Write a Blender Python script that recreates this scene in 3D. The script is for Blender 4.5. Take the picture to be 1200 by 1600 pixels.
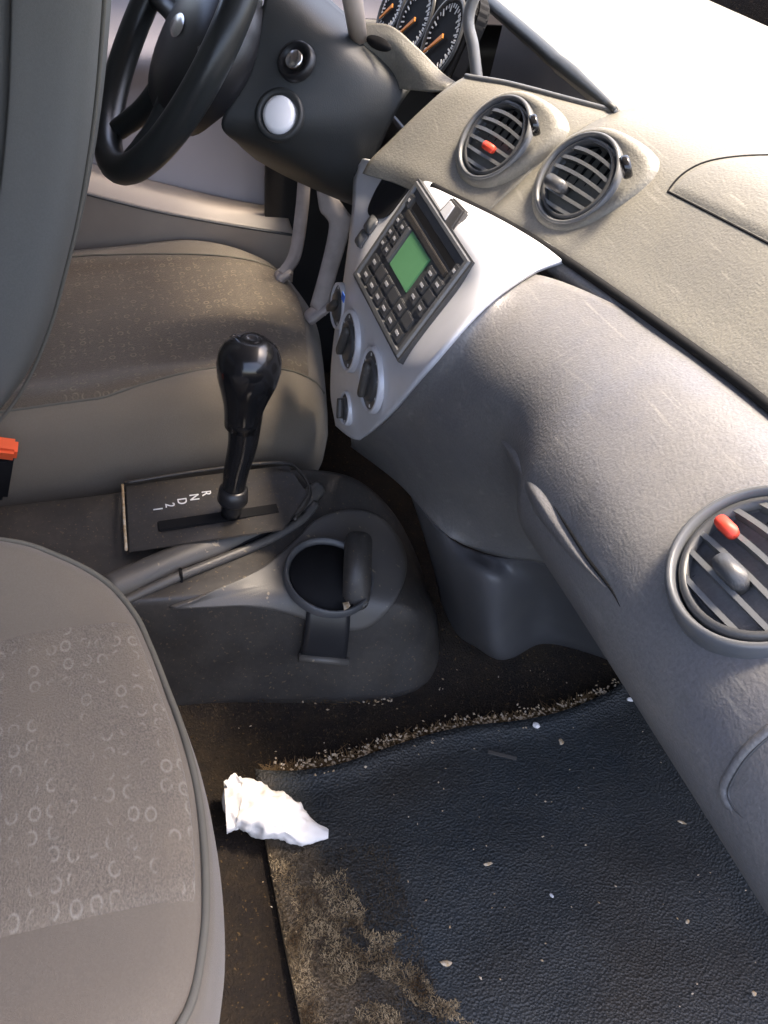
import bpy, bmesh, math, random
from math import sin, cos, pi, radians, sqrt, atan2
from mathutils import Vector, Matrix, noise

# ------------------------------------------------------------------ camera, sky, sun, exposure
for o in list(bpy.data.objects): bpy.data.objects.remove(o)
SC = bpy.context.scene
COL = SC.collection
CAM_POS = Vector((.95, -.105, .993)); AZ, EL, ROLL = radians(19.2), radians(-38.2), radians(6.1); FPX = 1531.0
_f = Vector((-cos(AZ)*cos(EL), sin(AZ)*cos(EL), sin(EL)))
_r0 = _f.cross(Vector((0, 0, 1))).normalized(); _u0 = _r0.cross(_f)
_r = _r0*cos(ROLL) + _u0*sin(ROLL); _u = -_r0*sin(ROLL) + _u0*cos(ROLL)
cd = bpy.data.cameras.new('camera'); cam = bpy.data.objects.new('camera', cd); COL.objects.link(cam)
cd.sensor_fit = 'VERTICAL'; cd.sensor_height = 24; cd.lens = 24*FPX/1600; cd.clip_start = .01; cd.clip_end = 2000
cam.matrix_world = Matrix(((_r.x, _u.x, -_f.x, CAM_POS.x), (_r.y, _u.y, -_f.y, CAM_POS.y), (_r.z, _u.z, -_f.z, CAM_POS.z), (0, 0, 0, 1)))
SC.camera = cam
SC.render.resolution_x, SC.render.resolution_y = 768, 1024

SUN_AZ, SUN_EL = radians(94), radians(69)      # azimuth from +X (car's right) towards +Y (front)
w = bpy.data.worlds.new('World'); SC.world = w; w.use_nodes = True
nt = w.node_tree; bgn = nt.nodes['Background']
sky = nt.nodes.new('ShaderNodeTexSky'); sky.sky_type = 'NISHITA'; sky.sun_disc = False
sky.sun_elevation = SUN_EL; sky.sun_rotation = pi/2 - SUN_AZ
sky.dust_density = 4.0; sky.air_density = 1.0
nt.links.new(sky.outputs[0], bgn.inputs[0]); bgn.inputs[1].default_value = .15
sl = bpy.data.lights.new('sun', 'SUN'); sl.energy = 2.15; sl.angle = radians(14); sl.color = (1, .91, .74)
so = bpy.data.objects.new('sun', sl); COL.objects.link(so)
sd = Vector((cos(SUN_EL)*cos(SUN_AZ), cos(SUN_EL)*sin(SUN_AZ), sin(SUN_EL)))
so.rotation_euler = sd.to_track_quat('Z', 'Y').to_euler()
SC.view_settings.view_transform = 'Standard'; SC.view_settings.look = 'None'; SC.view_settings.gamma = 1
SC.view_settings.exposure = 2.6
SC.view_settings.use_white_balance = True
SC.view_settings.white_balance_temperature = 6950
SC.view_settings.white_balance_tint = 17

# ------------------------------------------------------------------ helpers
R = random.Random(7)
def U(px, py, ax, v):
    """a point of the car, measured from the photograph on a plane x, y or z = v"""
    d = _f + _r*((px-600)/FPX) - _u*((py-800)/FPX)
    i = 'xyz'.index(ax)
    return CAM_POS + d*((v-CAM_POS[i])/d[i])
V = Vector
from mathutils.bvhtree import BVHTree
def bvh_of(*objs):
    vs, fs = [], []
    for o in objs:
        k = len(vs); vs += [v.co.copy() for v in o.data.vertices]; fs += [[i+k for i in p.vertices] for p in o.data.polygons]
    return BVHTree.FromPolygons(vs, fs)
def hit(tree, px, py, lift=0):
    d = (_f + _r*((px-600)/FPX) - _u*((py-800)/FPX)).normalized()
    h = tree.ray_cast(CAM_POS, d)
    if h[0] is None:
        h = tree.find_nearest(CAM_POS+d*.9); return h[0]+h[1]*0
    n = h[1] if h[1].dot(d) < 0 else -h[1]
    return h[0]+n*lift
def hit_n(tree, px, py):
    d = (_f + _r*((px-600)/FPX) - _u*((py-800)/FPX)).normalized(); h = tree.ray_cast(CAM_POS, d)
    return h[1] if h[1].dot(d) < 0 else -h[1]

def obj(name, me, mat=None, parent=None, label=None, cat=None, group=None, kind=None, loc=None):
    if isinstance(me, bmesh.types.BMesh):
        m = bpy.data.meshes.new(name); me.to_mesh(m); me.free(); me = m
    o = bpy.data.objects.new(name, me); COL.objects.link(o)
    if mat and me: 
        if not me.materials: me.materials.append(mat)
    if parent: o.parent = parent
    if loc is not None: o.location = loc
    if label: o['label'] = label
    if cat: o['category'] = cat
    if group: o['group'] = group
    if kind: o['kind'] = kind
    return o
def thing(name, label, cat, loc=(0, 0, 0), group=None):
    return obj(name, None, None, None, label, cat, group, None, loc)
def smooth(bm, ang=None):
    for f in bm.faces: f.smooth = True
    return bm
def smooth_obj(o, ang=40):
    for p in o.data.polygons: p.use_smooth = True
    try: o.data.set_sharp_from_angle(angle=radians(ang))
    except Exception: pass
    return o

def cr(p0, p1, p2, p3, t):
    return .5*((2*p1) + (p2-p0)*t + (2*p0-5*p1+4*p2-p3)*t*t + (3*p1-p0-3*p2+p3)*t*t*t)
def spline(pts, n):
    """n points along a Catmull-Rom curve through pts"""
    m = len(pts)-1; out = []
    for k in range(n):
        s = k/(n-1)*m; i = min(int(s), m-1); t = s-i
        a = pts[i-1] if i > 0 else pts[0]*2-pts[1]
        d = pts[i+2] if i+2 <= m else pts[m]*2-pts[m-1]
        out.append(cr(a, pts[i], pts[i+1], d, t))
    return out
def loft_pts(rows, nu, nv):
    a = [spline(r, nu) for r in rows]
    cols = [spline([a[i][k] for i in range(len(rows))], nv) for k in range(nu)]
    return [[cols[k][j] for k in range(nu)] for j in range(nv)]
def grid_bm(g, toward=None):
    bm = bmesh.new(); vs = [[bm.verts.new(p) for p in row] for row in g]
    for j in range(len(g)-1):
        for k in range(len(g[0])-1):
            try: bm.faces.new((vs[j][k], vs[j][k+1], vs[j+1][k+1], vs[j+1][k]))
            except ValueError: pass
    bm.normal_update()
    t = CAM_POS if toward is None else toward
    s = sum((f.normal.dot(t-f.calc_center_median()))*f.calc_area() for f in bm.faces)
    if s < 0: bmesh.ops.reverse_faces(bm, faces=bm.faces[:])
    return smooth(bm)
def sheet(name, rows, mat, parent, nu=24, nv=24, thick=.004, label=None, toward=None, uv=False, disp=None):
    g = loft_pts(rows, nu, nv)
    if disp: g = [[disp(p) for p in r] for r in g]
    bm = grid_bm(g, toward)
    o = obj(name, bm, mat, parent, label)
    if thick:
        m = o.modifiers.new('solid', 'SOLIDIFY'); m.thickness = thick; m.offset = -1
    return o
def tube_bm(pts, rad, seg=10, bm=None, closed=False):
    bm = bm or bmesh.new(); n = len(pts); rings = []
    rad = rad if isinstance(rad, (list, tuple)) else [rad]*n
    prev = None
    for i, p in enumerate(pts):
        if closed: t = (pts[(i+1) % n]-pts[i-1]).normalized()
        else: t = (pts[min(i+1, n-1)]-pts[max(i-1, 0)]).normalized()
        if prev is None:
            a = V((0, 0, 1)) if abs(t.z) < .9 else V((1, 0, 0)); prev = t.cross(a).normalized()
        s = (prev - t*prev.dot(t)).normalized(); prev = s; b = t.cross(s)
        rings.append([bm.verts.new(p+(s*cos(2*pi*k/seg)+b*sin(2*pi*k/seg))*rad[i]) for k in range(seg)])
    rr = list(zip(rings, rings[1:])) + ([(rings[-1], rings[0])] if closed else [])
    for a, b in rr:
        for k in range(seg): bm.faces.new((a[k], a[(k+1) % seg], b[(k+1) % seg], b[k]))
    if not closed:
        bm.faces.new(rings[0]); bm.faces.new(rings[-1][::-1])
    bmesh.ops.recalc_face_normals(bm, faces=bm.faces[:])
    return smooth(bm)
def lathe_bm(prof, seg=40, bm=None, M=None, sx=1, sy=1):
    """profile of (radius, z) round local Z"""
    bm = bm or bmesh.new(); M = M or Matrix(); rings = []
    for (r, z) in prof:
        if r < 1e-6: rings.append([bm.verts.new(M @ V((0, 0, z)))])
        else: rings.append([bm.verts.new(M @ V((r*sx*cos(2*pi*k/seg), r*sy*sin(2*pi*k/seg), z))) for k in range(seg)])
    for a, b in zip(rings, rings[1:]):
        for k in range(seg):
            q = (a[k % len(a)], a[(k+1) % len(a)], b[(k+1) % len(b)], b[k % len(b)])
            u = []; [u.append(x) for x in q if x not in u]
            if len(u) > 2: bm.faces.new(u)
    bmesh.ops.recalc_face_normals(bm, faces=bm.faces[:])
    return smooth(bm)
def prism_bm(poly, z0, z1, bev=0, bm=None, M=None, segs=2):
    b2 = bmesh.new()
    lo = [b2.verts.new((x, y, z0)) for x, y in poly]; hi = [b2.verts.new((x, y, z1)) for x, y in poly]
    n = len(poly); b2.faces.new(lo[::-1]); b2.faces.new(hi)
    for k in range(n): b2.faces.new((lo[k], lo[(k+1) % n], hi[(k+1) % n], hi[k]))
    bmesh.ops.recalc_face_normals(b2, faces=b2.faces[:])
    if bev: bmesh.ops.bevel(b2, geom=b2.edges[:], offset=bev, segments=segs, affect='EDGES', clamp_overlap=True)
    if M: b2.transform(M)
    return b2
def box_bm(sx, sy, sz, bev=.002, M=None, segs=2):
    return prism_bm([(-sx/2, -sy/2), (sx/2, -sy/2), (sx/2, sy/2), (-sx/2, sy/2)], -sz/2, sz/2, bev, None, M, segs)
def join_bm(bms):
    out = bmesh.new()
    for b in bms:
        m = bpy.data.meshes.new('t'); b.to_mesh(m); b.free(); out.from_mesh(m); bpy.data.meshes.remove(m)
    return out
def frame(o, xd, zd):
    z = zd.normalized(); x = (xd - z*xd.dot(z)).normalized(); y = z.cross(x)
    return Matrix(((x.x, y.x, z.x, o.x), (x.y, y.y, z.y, o.y), (x.z, y.z, z.z, o.z), (0, 0, 0, 1)))
def rrect(w, h, r, n=5):
    p = []
    for cx, cy, a0 in ((w/2-r, h/2-r, 0), (-w/2+r, h/2-r, pi/2), (-w/2+r, -h/2+r, pi), (w/2-r, -h/2+r, 1.5*pi)):
        for k in range(n+1): p.append((cx+r*cos(a0+pi/2*k/n), cy+r*sin(a0+pi/2*k/n)))
    return p

# ------------------------------------------------------------------ materials
def mat(name, col, rough=.5, spec=.5, metal=0, bump=None, var=None, coat=0, sheen=0, trans=None, speck=None, rvar=None, scuff=None):
    """bump: list of (scale, strength, distance); var: (scale, amount, colour2); speck: (scale, threshold, colour)"""
    m = bpy.data.materials.new(name); m.use_nodes = True; n = m.node_tree; L = n.links; P = n.nodes['Principled BSDF']
    P.inputs['Base Color'].default_value = (*col, 1); P.inputs['Roughness'].default_value = rough
    P.inputs['Specular IOR Level'].default_value = spec; P.inputs['Metallic'].default_value = metal
    P.inputs['Coat Weight'].default_value = coat; P.inputs['Sheen Weight'].default_value = sheen
    tc = n.nodes.new('ShaderNodeTexCoord'); out = tc.outputs['Object']
    csock = None
    for v in (var if isinstance(var, list) else [var] if var else []):
        ns = n.nodes.new('ShaderNodeTexNoise'); ns.inputs['Scale'].default_value = v[0]; ns.inputs['Detail'].default_value = 6
        L.new(out, ns.inputs['Vector'])
        rp = n.nodes.new('ShaderNodeMapRange'); rp.inputs[1].default_value = .38; rp.inputs[2].default_value = .66; rp.inputs[4].default_value = v[1]
        L.new(ns.outputs['Fac'], rp.inputs[0])
        mx = n.nodes.new('ShaderNodeMix'); mx.data_type = 'RGBA'; L.new(rp.outputs[0], mx.inputs[0])
        mx.inputs[6].default_value = (*col, 1); mx.inputs[7].default_value = (*v[2], 1)
        if csock: L.new(csock, mx.inputs[6])
        csock = mx.outputs[2]
    if speck:
        ns = n.nodes.new('ShaderNodeTexNoise'); ns.inputs['Scale'].default_value = speck[0]; ns.inputs['Detail'].default_value = 2
        L.new(out, ns.inputs['Vector'])
        rp = n.nodes.new('ShaderNodeMapRange'); rp.inputs[1].default_value = speck[1]; rp.inputs[2].default_value = speck[1]+.05
        L.new(ns.outputs['Fac'], rp.inputs[0])
        mx = n.nodes.new('ShaderNodeMix'); mx.data_type = 'RGBA'; L.new(rp.outputs[0], mx.inputs[0])
        mx.inputs[6].default_value = (*col, 1); mx.inputs[7].default_value = (*speck[2], 1)
        if csock: L.new(csock, mx.inputs[6])
        csock = mx.outputs[2]
    for (sc, th, amt, c2) in (scuff or []):
        mp = n.nodes.new('ShaderNodeMapping'); mp.inputs['Scale'].default_value = sc; mp.inputs['Rotation'].default_value = (.4, .7, .5); L.new(out, mp.inputs[0])
        ns = n.nodes.new('ShaderNodeTexNoise'); ns.inputs['Scale'].default_value = 1; ns.inputs['Detail'].default_value = 4; L.new(mp.outputs[0], ns.inputs['Vector'])
        rp = n.nodes.new('ShaderNodeMapRange'); rp.inputs[1].default_value = th; rp.inputs[2].default_value = th+.10; rp.inputs[4].default_value = amt; L.new(ns.outputs['Fac'], rp.inputs[0])
        mx = n.nodes.new('ShaderNodeMix'); mx.data_type = 'RGBA'; L.new(rp.outputs[0], mx.inputs[0]); mx.inputs[6].default_value = (*col, 1); mx.inputs[7].default_value = (*c2, 1)
        if csock: L.new(csock, mx.inputs[6])
        csock = mx.outputs[2]
    if csock: L.new(csock, P.inputs['Base Color'])
    if rvar:
        ns = n.nodes.new('ShaderNodeTexNoise'); ns.inputs['Scale'].default_value = rvar[0]; ns.inputs['Detail'].default_value = 5
        L.new(out, ns.inputs['Vector'])
        rp = n.nodes.new('ShaderNodeMapRange'); rp.inputs[1].default_value = .35; rp.inputs[2].default_value = .65
        rp.inputs[3].default_value = rvar[1]; rp.inputs[4].default_value = rvar[2]; L.new(ns.outputs['Fac'], rp.inputs[0])
        L.new(rp.outputs[0], P.inputs['Roughness'])
    prev = None
    for b in (bump or []):
        kind = b[3] if len(b) > 3 else 'n'
        t = n.nodes.new('ShaderNodeTexVoronoi' if kind == 'v' else 'ShaderNodeTexNoise'); t.inputs['Scale'].default_value = b[0]
        L.new(out, t.inputs['Vector'])
        if kind == 'n': t.inputs['Detail'].default_value = 3
        bp = n.nodes.new('ShaderNodeBump'); bp.inputs['Strength'].default_value = b[1]; bp.inputs['Distance'].default_value = b[2]
        L.new(t.outputs[0], bp.inputs['Height'])
        if prev: L.new(prev, bp.inputs['Normal'])
        prev = bp.outputs[0]
    if prev: L.new(prev, P.inputs['Normal'])
    return m

M = {}
M['dash'] = mat('dash_plastic', (.150, .148, .157), .40, .6, bump=[(420, .5, .0011), (60, .06, .002)], var=[(9, .6, (.20, .19, .175)), (380, .55, (.105, .103, .105)), (45, .3, (.18, .172, .16))], scuff=[((14, 240, 60), .62, .5, (.25, .24, .225)), ((260, 20, 90), .66, .5, (.24, .23, .22)), ((30, 30, 30), .62, .35, (.10, .098, .095))], speck=(330, .72, (.21, .205, .19)), rvar=(14, .30, .46))
M['pad'] = mat('soft_dash_pad_cream_lit', (.185, .175, .152), .5, .5, bump=[(420, .5, .0011)], var=[(8, .6, (.235, .22, .18)), (380, .5, (.13, .125, .112)), (40, .3, (.20, .19, .16))], scuff=[((14, 240, 60), .63, .5, (.29, .275, .24)), ((260, 20, 90), .67, .5, (.28, .265, .23))], speck=(300, .73, (.25, .24, .20)), rvar=(10, .42, .6))  # cream windscreen light put into the colour of the grey plastic
M['silver'] = mat('silver_panel_plastic', (.74, .75, .79), .34, .5, metal=.1, bump=[(1200, .08, .0003)], var=(30, .3, (.62, .62, .64)))
M['trim'] = mat('charcoal_trim_plastic', (.060, .062, .066), .38, .5, bump=[(900, .25, .0005)], var=(40, .5, (.085, .083, .08)), speck=(300, .71, (.12, .115, .105)))
M['wing'] = mat('grey_wing_plastic', (.080, .080, .086), .42, .5, bump=[(900, .3, .0006)], var=(20, .5, (.10, .10, .10)))
M['trimlight'] = mat('grey_vent_plastic', (.115, .12, .128), .32, .5, bump=[(900, .12, .0004)], var=(60, .5, (.15, .147, .138)))
M['console'] = mat('dusty_console_plastic', (.036, .033, .031), .48, .5, bump=[(700, .35, .0006)], var=[(18, .6, (.052, .043, .034)), (120, .5, (.026, .023, .021))], speck=(260, .65, (.11, .082, .05)), rvar=(20, .36, .62))
M['dish'] = mat('grey_console_dish_plastic', (.075, .071, .068), .45, .5, bump=[(700, .3, .0006)], var=[(25, .6, (.095, .085, .07))], speck=(120, .68, (.22, .18, .13)))
M['black'] = mat('black_plastic', (.016, .016, .018), .35, .5, bump=[(700, .2, .0005)])
M['gloss'] = mat('glossy_black_plastic', (.012, .012, .013), .14, .6, rvar=(30, .1, .22), bump=[(300, .03, .0003)])
M['wheel'] = mat('black_leather_rim', (.020, .023, .024), .3, .5, bump=[(600, .25, .0005)])
M['void'] = mat('dark_cavity', (.008, .008, .009), .8, .2)
M['column'] = mat('column_shroud_plastic', (.026, .029, .030), .5, .5, bump=[(800, .3, .0006)], var=(30, .5, (.034, .034, .031)))
M['bolster'] = mat('grey_seat_fabric', (.152, .128, .098), .85, .25, sheen=.25, bump=[(1500, .5, .0008), (30, .1, .004)], var=[(500, .45, (.184, .158, .125)), (10, .4, (.150, .122, .090))])
M['seatside'] = mat('grey_seat_side_vinyl', (.135, .138, .128), .65, .3, bump=[(1300, .4, .0006), (14, .1, .006)], var=[(500, .4, (.17, .172, .16)), (6, .4, (.14, .132, .115))])
M['piping'] = mat('seat_piping', (.13, .122, .10), .8, .25, bump=[(1200, .5, .0008)])
M['display'] = mat('green_display_glass', (.13, .36, .17), .35, .4, var=(30, .3, (.15, .40, .19)))
M['red'] = mat('red_vent_tab', (.75, .065, .035), .45, .4)
M['orange'] = mat('orange_buckle_button', (.85, .12, .04), .4, .4)
M['needle'] = mat('orange_needle', (.9, .30, .05), .5, .3)
M['white'] = mat('white_print', (.75, .75, .75), .6, .2)
M['grey_print'] = mat('pale_grey_print', (.45, .45, .46), .5, .3)
M['chrome'] = mat('brushed_metal', (.70, .68, .66), .25, .5, metal=1)
M['glare_mark'] = mat('glare_and_mark_white', (.93, .93, .94), .35, .5)  # white stands for glare on the column cap; plain white on the switch
M['blue'] = mat('blue_print', (.05, .20, .75), .5, .3)
M['paper'] = mat('white_tissue_paper', (.74, .71, .68), .9, .1, bump=[(260, .4, .001)], var=(40, .3, (.86, .82, .80)))
M['door'] = mat('door_panel_vinyl', (.50, .47, .50), .6, .3, bump=[(500, .2, .0006)], var=(9, .4, (.55, .51, .52)))
M['doortan'] = mat('door_sill_plastic', (.42, .36, .31), .5, .4, bump=[(500, .2, .0006)], var=(12, .5, (.34, .29, .25)))
M['pedal'] = mat('painted_steel_bracket', (.46, .41, .40), .45, .5, var=(40, .5, (.28, .25, .23)))
M['carpet'] = mat('brown_black_carpet', (.024, .019, .016), .95, .1, bump=[(420, .9, .003), (40, .3, .006)], var=[(30, .7, (.040, .029, .019)), (220, .5, (.015, .013, .012))], speck=(240, .66, (.10, .065, .03)))
M['matrub'] = mat('navy_black_mat', (.020, .026, .030), .58, .4, bump=[(340, .7, .0022, 'v'), (900, .3, .001)], var=[(14, .6, (.029, .035, .038)), (4, .8, (.031, .026, .020)), (60, .35, (.042, .042, .038))], speck=(170, .71, (.05, .05, .045)))
def worn(m):
    n = m.node_tree; L = n.links; P = n.nodes['Principled BSDF']; src = P.inputs['Base Color'].links[0].from_socket
    tc = n.nodes.new('ShaderNodeTexCoord'); sp_ = n.nodes.new('ShaderNodeSeparateXYZ'); L.new(tc.outputs['Object'], sp_.inputs[0])
    ns = n.nodes.new('ShaderNodeTexNoise'); ns.inputs['Scale'].default_value = 26; ns.inputs['Detail'].default_value = 5; L.new(tc.outputs['Object'], ns.inputs['Vector'])
    a = n.nodes.new('ShaderNodeMath'); a.operation = 'MULTIPLY_ADD'; L.new(ns.outputs['Fac'], a.inputs[0]); a.inputs[1].default_value = -.16; L.new(sp_.outputs[1], a.inputs[2])
    b = n.nodes.new('ShaderNodeMath'); b.operation = 'MULTIPLY_ADD'; L.new(sp_.outputs[0], b.inputs[0]); b.inputs[1].default_value = -.30; L.new(a.outputs[0], b.inputs[2])
    r_ = n.nodes.new('ShaderNodeMapRange'); L.new(b.outputs[0], r_.inputs[0]); r_.inputs[1].default_value = -.20; r_.inputs[2].default_value = -.11; r_.inputs[3].default_value = .9; r_.inputs[4].default_value = 0
    mx = n.nodes.new('ShaderNodeMix'); mx.data_type = 'RGBA'; L.new(r_.outputs[0], mx.inputs[0]); L.new(src, mx.inputs[6]); mx.inputs[7].default_value = (.120, .085, .048, 1)
    L.new(mx.outputs[2], P.inputs['Base Color'])
worn(M['matrub'])
M['pile'] = mat('dusty_matted_pile', (.36, .275, .165), .95, .1, var=(40, .95, (.06, .036, .018)))
M['dirt'] = mat('brown_carpet_dirt', (.20, .135, .07), .95, .1, var=(60, .8, (.10, .06, .03)))
M['fibre'] = mat('dark_pile_fibre', (.04, .033, .025), .95, .1, var=(25, .8, (.08, .06, .038)))
M['crumb'] = mat('tan_crumbs', (.36, .25, .14), .9, .1, var=(160, .9, (.55, .47, .36)))
M['glass'] = None

def fabric(name, base, mark, scale, amount, stretch=(1, 1, 1), base2=None, ring=True):
    """seat cloth with small woven C-shaped marks"""
    m = bpy.data.materials.new(name); m.use_nodes = True; n = m.node_tree; L = n.links; P = n.nodes['Principled BSDF']
    P.inputs['Roughness'].default_value = .9; P.inputs['Specular IOR Level'].default_value = .2; P.inputs['Sheen Weight'].default_value = .2
    tc = n.nodes.new('ShaderNodeTexCoord'); mp = n.nodes.new('ShaderNodeMapping'); mp.inputs['Scale'].default_value = stretch
    L.new(tc.outputs['Object'], mp.inputs[0])
    vo = n.nodes.new('ShaderNodeTexVoronoi'); vo.voronoi_dimensions = '2D'; vo.inputs['Scale'].default_value = scale; vo.inputs['Randomness'].default_value = .22
    L.new(mp.outputs[0], vo.inputs['Vector'])
    a = n.nodes.new('ShaderNodeMath'); a.operation = 'SUBTRACT'; L.new(vo.outputs['Distance'], a.inputs[0]); a.inputs[1].default_value = .27
    b = n.nodes.new('ShaderNodeMath'); b.operation = 'ABSOLUTE'; L.new(a.outputs[0], b.inputs[0])
    c = n.nodes.new('ShaderNodeMapRange'); L.new(b.outputs[0], c.inputs[0]); c.inputs[1].default_value = .015; c.inputs[2].default_value = .10; c.inputs[3].default_value = 1; c.inputs[4].default_value = 0
    nz = n.nodes.new('ShaderNodeTexNoise'); nz.inputs['Scale'].default_value = scale*.9; nz.inputs['Detail'].default_value = 2; L.new(mp.outputs[0], nz.inputs['Vector'])
    d = n.nodes.new('ShaderNodeMapRange'); L.new(nz.outputs[0], d.inputs[0]); d.inputs[1].default_value = .49; d.inputs[2].default_value = .60
    e = n.nodes.new('ShaderNodeMath'); e.operation = 'MULTIPLY'; L.new(c.outputs[0], e.inputs[0]); L.new(d.outputs[0], e.inputs[1])
    e2 = n.nodes.new('ShaderNodeMath'); e2.operation = 'MULTIPLY'; L.new(e.outputs[0], e2.inputs[0]); e2.inputs[1].default_value = amount
    fn = n.nodes.new('ShaderNodeTexNoise'); fn.inputs['Scale'].default_value = 520; fn.inputs['Detail'].default_value = 3; L.new(mp.outputs[0], fn.inputs['Vector'])
    f2 = n.nodes.new('ShaderNodeMapRange'); L.new(fn.outputs[0], f2.inputs[0]); f2.inputs[1].default_value = .35; f2.inputs[2].default_value = .7
    m1 = n.nodes.new('ShaderNodeMix'); m1.data_type = 'RGBA'; L.new(f2.outputs[0], m1.inputs[0]); m1.inputs[6].default_value = (*[x*.72 for x in base], 1); m1.inputs[7].default_value = (*[x*1.25 for x in base], 1)
    ln = n.nodes.new('ShaderNodeTexNoise'); ln.inputs['Scale'].default_value = 14; ln.inputs['Detail'].default_value = 4; L.new(mp.outputs[0], ln.inputs['Vector'])
    l2 = n.nodes.new('ShaderNodeMapRange'); L.new(ln.outputs[0], l2.inputs[0]); l2.inputs[1].default_value = .4; l2.inputs[2].default_value = .65; l2.inputs[4].default_value = .6
    m0 = n.nodes.new('ShaderNodeMix'); m0.data_type = 'RGBA'; L.new(l2.outputs[0], m0.inputs[0]); L.new(m1.outputs[2], m0.inputs[6]); m0.inputs[7].default_value = (*(base2 or base), 1)
    m2 = n.nodes.new('ShaderNodeMix'); m2.data_type = 'RGBA'; L.new(e2.outputs[0], m2.inputs[0]); L.new(m0.outputs[2], m2.inputs[6]); m2.inputs[7].default_value = (*mark, 1)
    L.new(m2.outputs[2], P.inputs['Base Color'])
    bp = n.nodes.new('ShaderNodeBump'); bp.inputs['Strength'].default_value = .8; bp.inputs['Distance'].default_value = .0016; L.new(fn.outputs[0], bp.inputs['Height'])
    L.new(bp.outputs[0], P.inputs['Normal'])
    return m
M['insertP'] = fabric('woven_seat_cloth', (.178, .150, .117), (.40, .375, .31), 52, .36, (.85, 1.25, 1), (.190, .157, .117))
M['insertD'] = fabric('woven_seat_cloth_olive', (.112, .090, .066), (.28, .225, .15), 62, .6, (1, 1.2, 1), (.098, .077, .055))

def glassmat():
    m = bpy.data.materials.new('clear_glass'); m.use_nodes = True; n = m.node_tree; L = n.links
    for x in list(n.nodes): n.nodes.remove(x)
    o = n.nodes.new('ShaderNodeOutputMaterial'); mx = n.nodes.new('ShaderNodeMixShader'); t = n.nodes.new('ShaderNodeBsdfTransparent'); g = n.nodes.new('ShaderNodeBsdfGlossy')
    g.inputs['Roughness'].default_value = .02; fr = n.nodes.new('ShaderNodeFresnel'); fr.inputs[0].default_value = 1.3
    t.inputs[0].default_value = (.93, .96, .95, 1)
    L.new(fr.outputs[0], mx.inputs[0]); L.new(t.outputs[0], mx.inputs[1]); L.new(g.outputs[0], mx.inputs[2]); L.new(mx.outputs[0], o.inputs[0])
    return m
M['glass'] = glassmat()

# ------------------------------------------------------------------ the floor of the car
def floor_z(x, y):
    z = 0
    if y > .50: z += (y-.50)*.75
    # transmission tunnel under the console
    t = max(0, 1-abs(x)/.16)
    z += .05*(t*t*(3-2*t))
    return z
g = [[V((x, y, floor_z(x, y)+.004*noise.noise(V((x*9, y*9, 0))))) for x in [-.74+1.50*i/90 for i in range(91)]] for y in [-.9+1.85*j/100 for j in range(101)]]
fl = obj('floor', grid_bm(g, V((0, 0, 5))), M['carpet'], kind='structure')
md = fl.modifiers.new('solid', 'SOLIDIFY'); md.thickness = .01; md.offset = -1

# ------------------------------------------------------------------ floor mat
mat_t = thing('floor_mat', 'navy black textured floor mat with dusty rear edge in the passenger footwell', 'floor mat')
def mat_in(y): return .222 + .018*sin(y*7+.5) + .010*sin(y*19)
rows = []
for j in range(61):
    y = .012 + .72*j/60; row = []
    for i in range(46):
        x0 = mat_in(y); s = i/45; x = x0 + (.70-x0)*s
        yy = y + (.02*(s-.5)**2 if j == 0 else 0)
        lip = .010*math.exp(-(s/.03)**2)
        row.append(V((x, yy, floor_z(.3, yy)+.014+lip+.003*noise.noise(V((x*14, yy*14, 3))))))
    rows.append(row)
b = obj('mat_sheet', grid_bm(rows, V((0.4, .3, 5))), M['matrub'], mat_t); md = b.modifiers.new('solid', 'SOLIDIFY'); md.thickness = .008; md.offset = -1
p = U(785, 1180, 'z', .018)
obj('stitched_tag', box_bm(.036, .0055, .0012, .0004, frame(p, V((.55, 1, 0)), V((0, 0, 1)))), M['dish'], mat_t)

def blades(name, n, sampler, hmin, hmax, wd, m, parent=None, label=None, cat=None, kind='stuff', lean=.6, seed=3):
    rr = random.Random(seed); bm = bmesh.new()
    for _ in range(n):
        q = sampler(rr)
        if q is None: continue
        h = rr.uniform(hmin, hmax); a = rr.uniform(0, 2*pi); l = rr.uniform(0, lean)*h
        d = V((cos(a), sin(a), 0)); s = V((-sin(a), cos(a), 0))*wd*rr.uniform(.6, 1.3)
        tip = q+V((0, 0, h*.8))+d*l
        v1, v2, v3, v4 = bm.verts.new(q-s), bm.verts.new(q+s), bm.verts.new(tip+s*.5), bm.verts.new(tip-s*.5)
        bm.faces.new((v1, v2, v3, v4))
    return obj(name, bm, m, parent, label, cat, None, kind)
def s_pile(rr):
    px = rr.uniform(395, 740); py = rr.uniform(1330, 1640)
    q = U(px, py, 'z', .018)
    # worn, dusty patch: along the rear edge of the mat, widening towards the door
    lim = .060 + .110*max(0, (q.x-.36)/.2) + .035*noise.noise(V((q.x*28, q.y*28, 1)))
    if q.y < .014 or q.y > lim: return None
    if noise.noise(V((q.x*24, q.y*30, 8))) > .16: return None
    return q - V((0, 0, .004))
blades('dusty_pile', 34000, s_pile, .0014, .0040, .00045, M['pile'], mat_t, kind='stuff', lean=1.5)
def s_pile2(rr):
    q = U(rr.uniform(390, 760), rr.uniform(1320, 1640), 'z', .018)
    if q.y < .014 or q.y > .15: return None
    return q - V((0, 0, .004))
blades('dark_pile', 14000, s_pile2, .0015, .0045, .0005, M['fibre'], mat_t, kind='stuff', lean=1.4, seed=5)

# fibres of the carpet between mat and console
def s_carp(rr):
    x = rr.uniform(.09, .235); y = rr.uniform(-.08, .5)
    return V((x, y, floor_z(x, y)))
blades('carpet_fibre', 5000, s_carp, .0015, .0035, .0005, M['fibre'], fl, kind='stuff', lean=1.5, seed=8)

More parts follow.
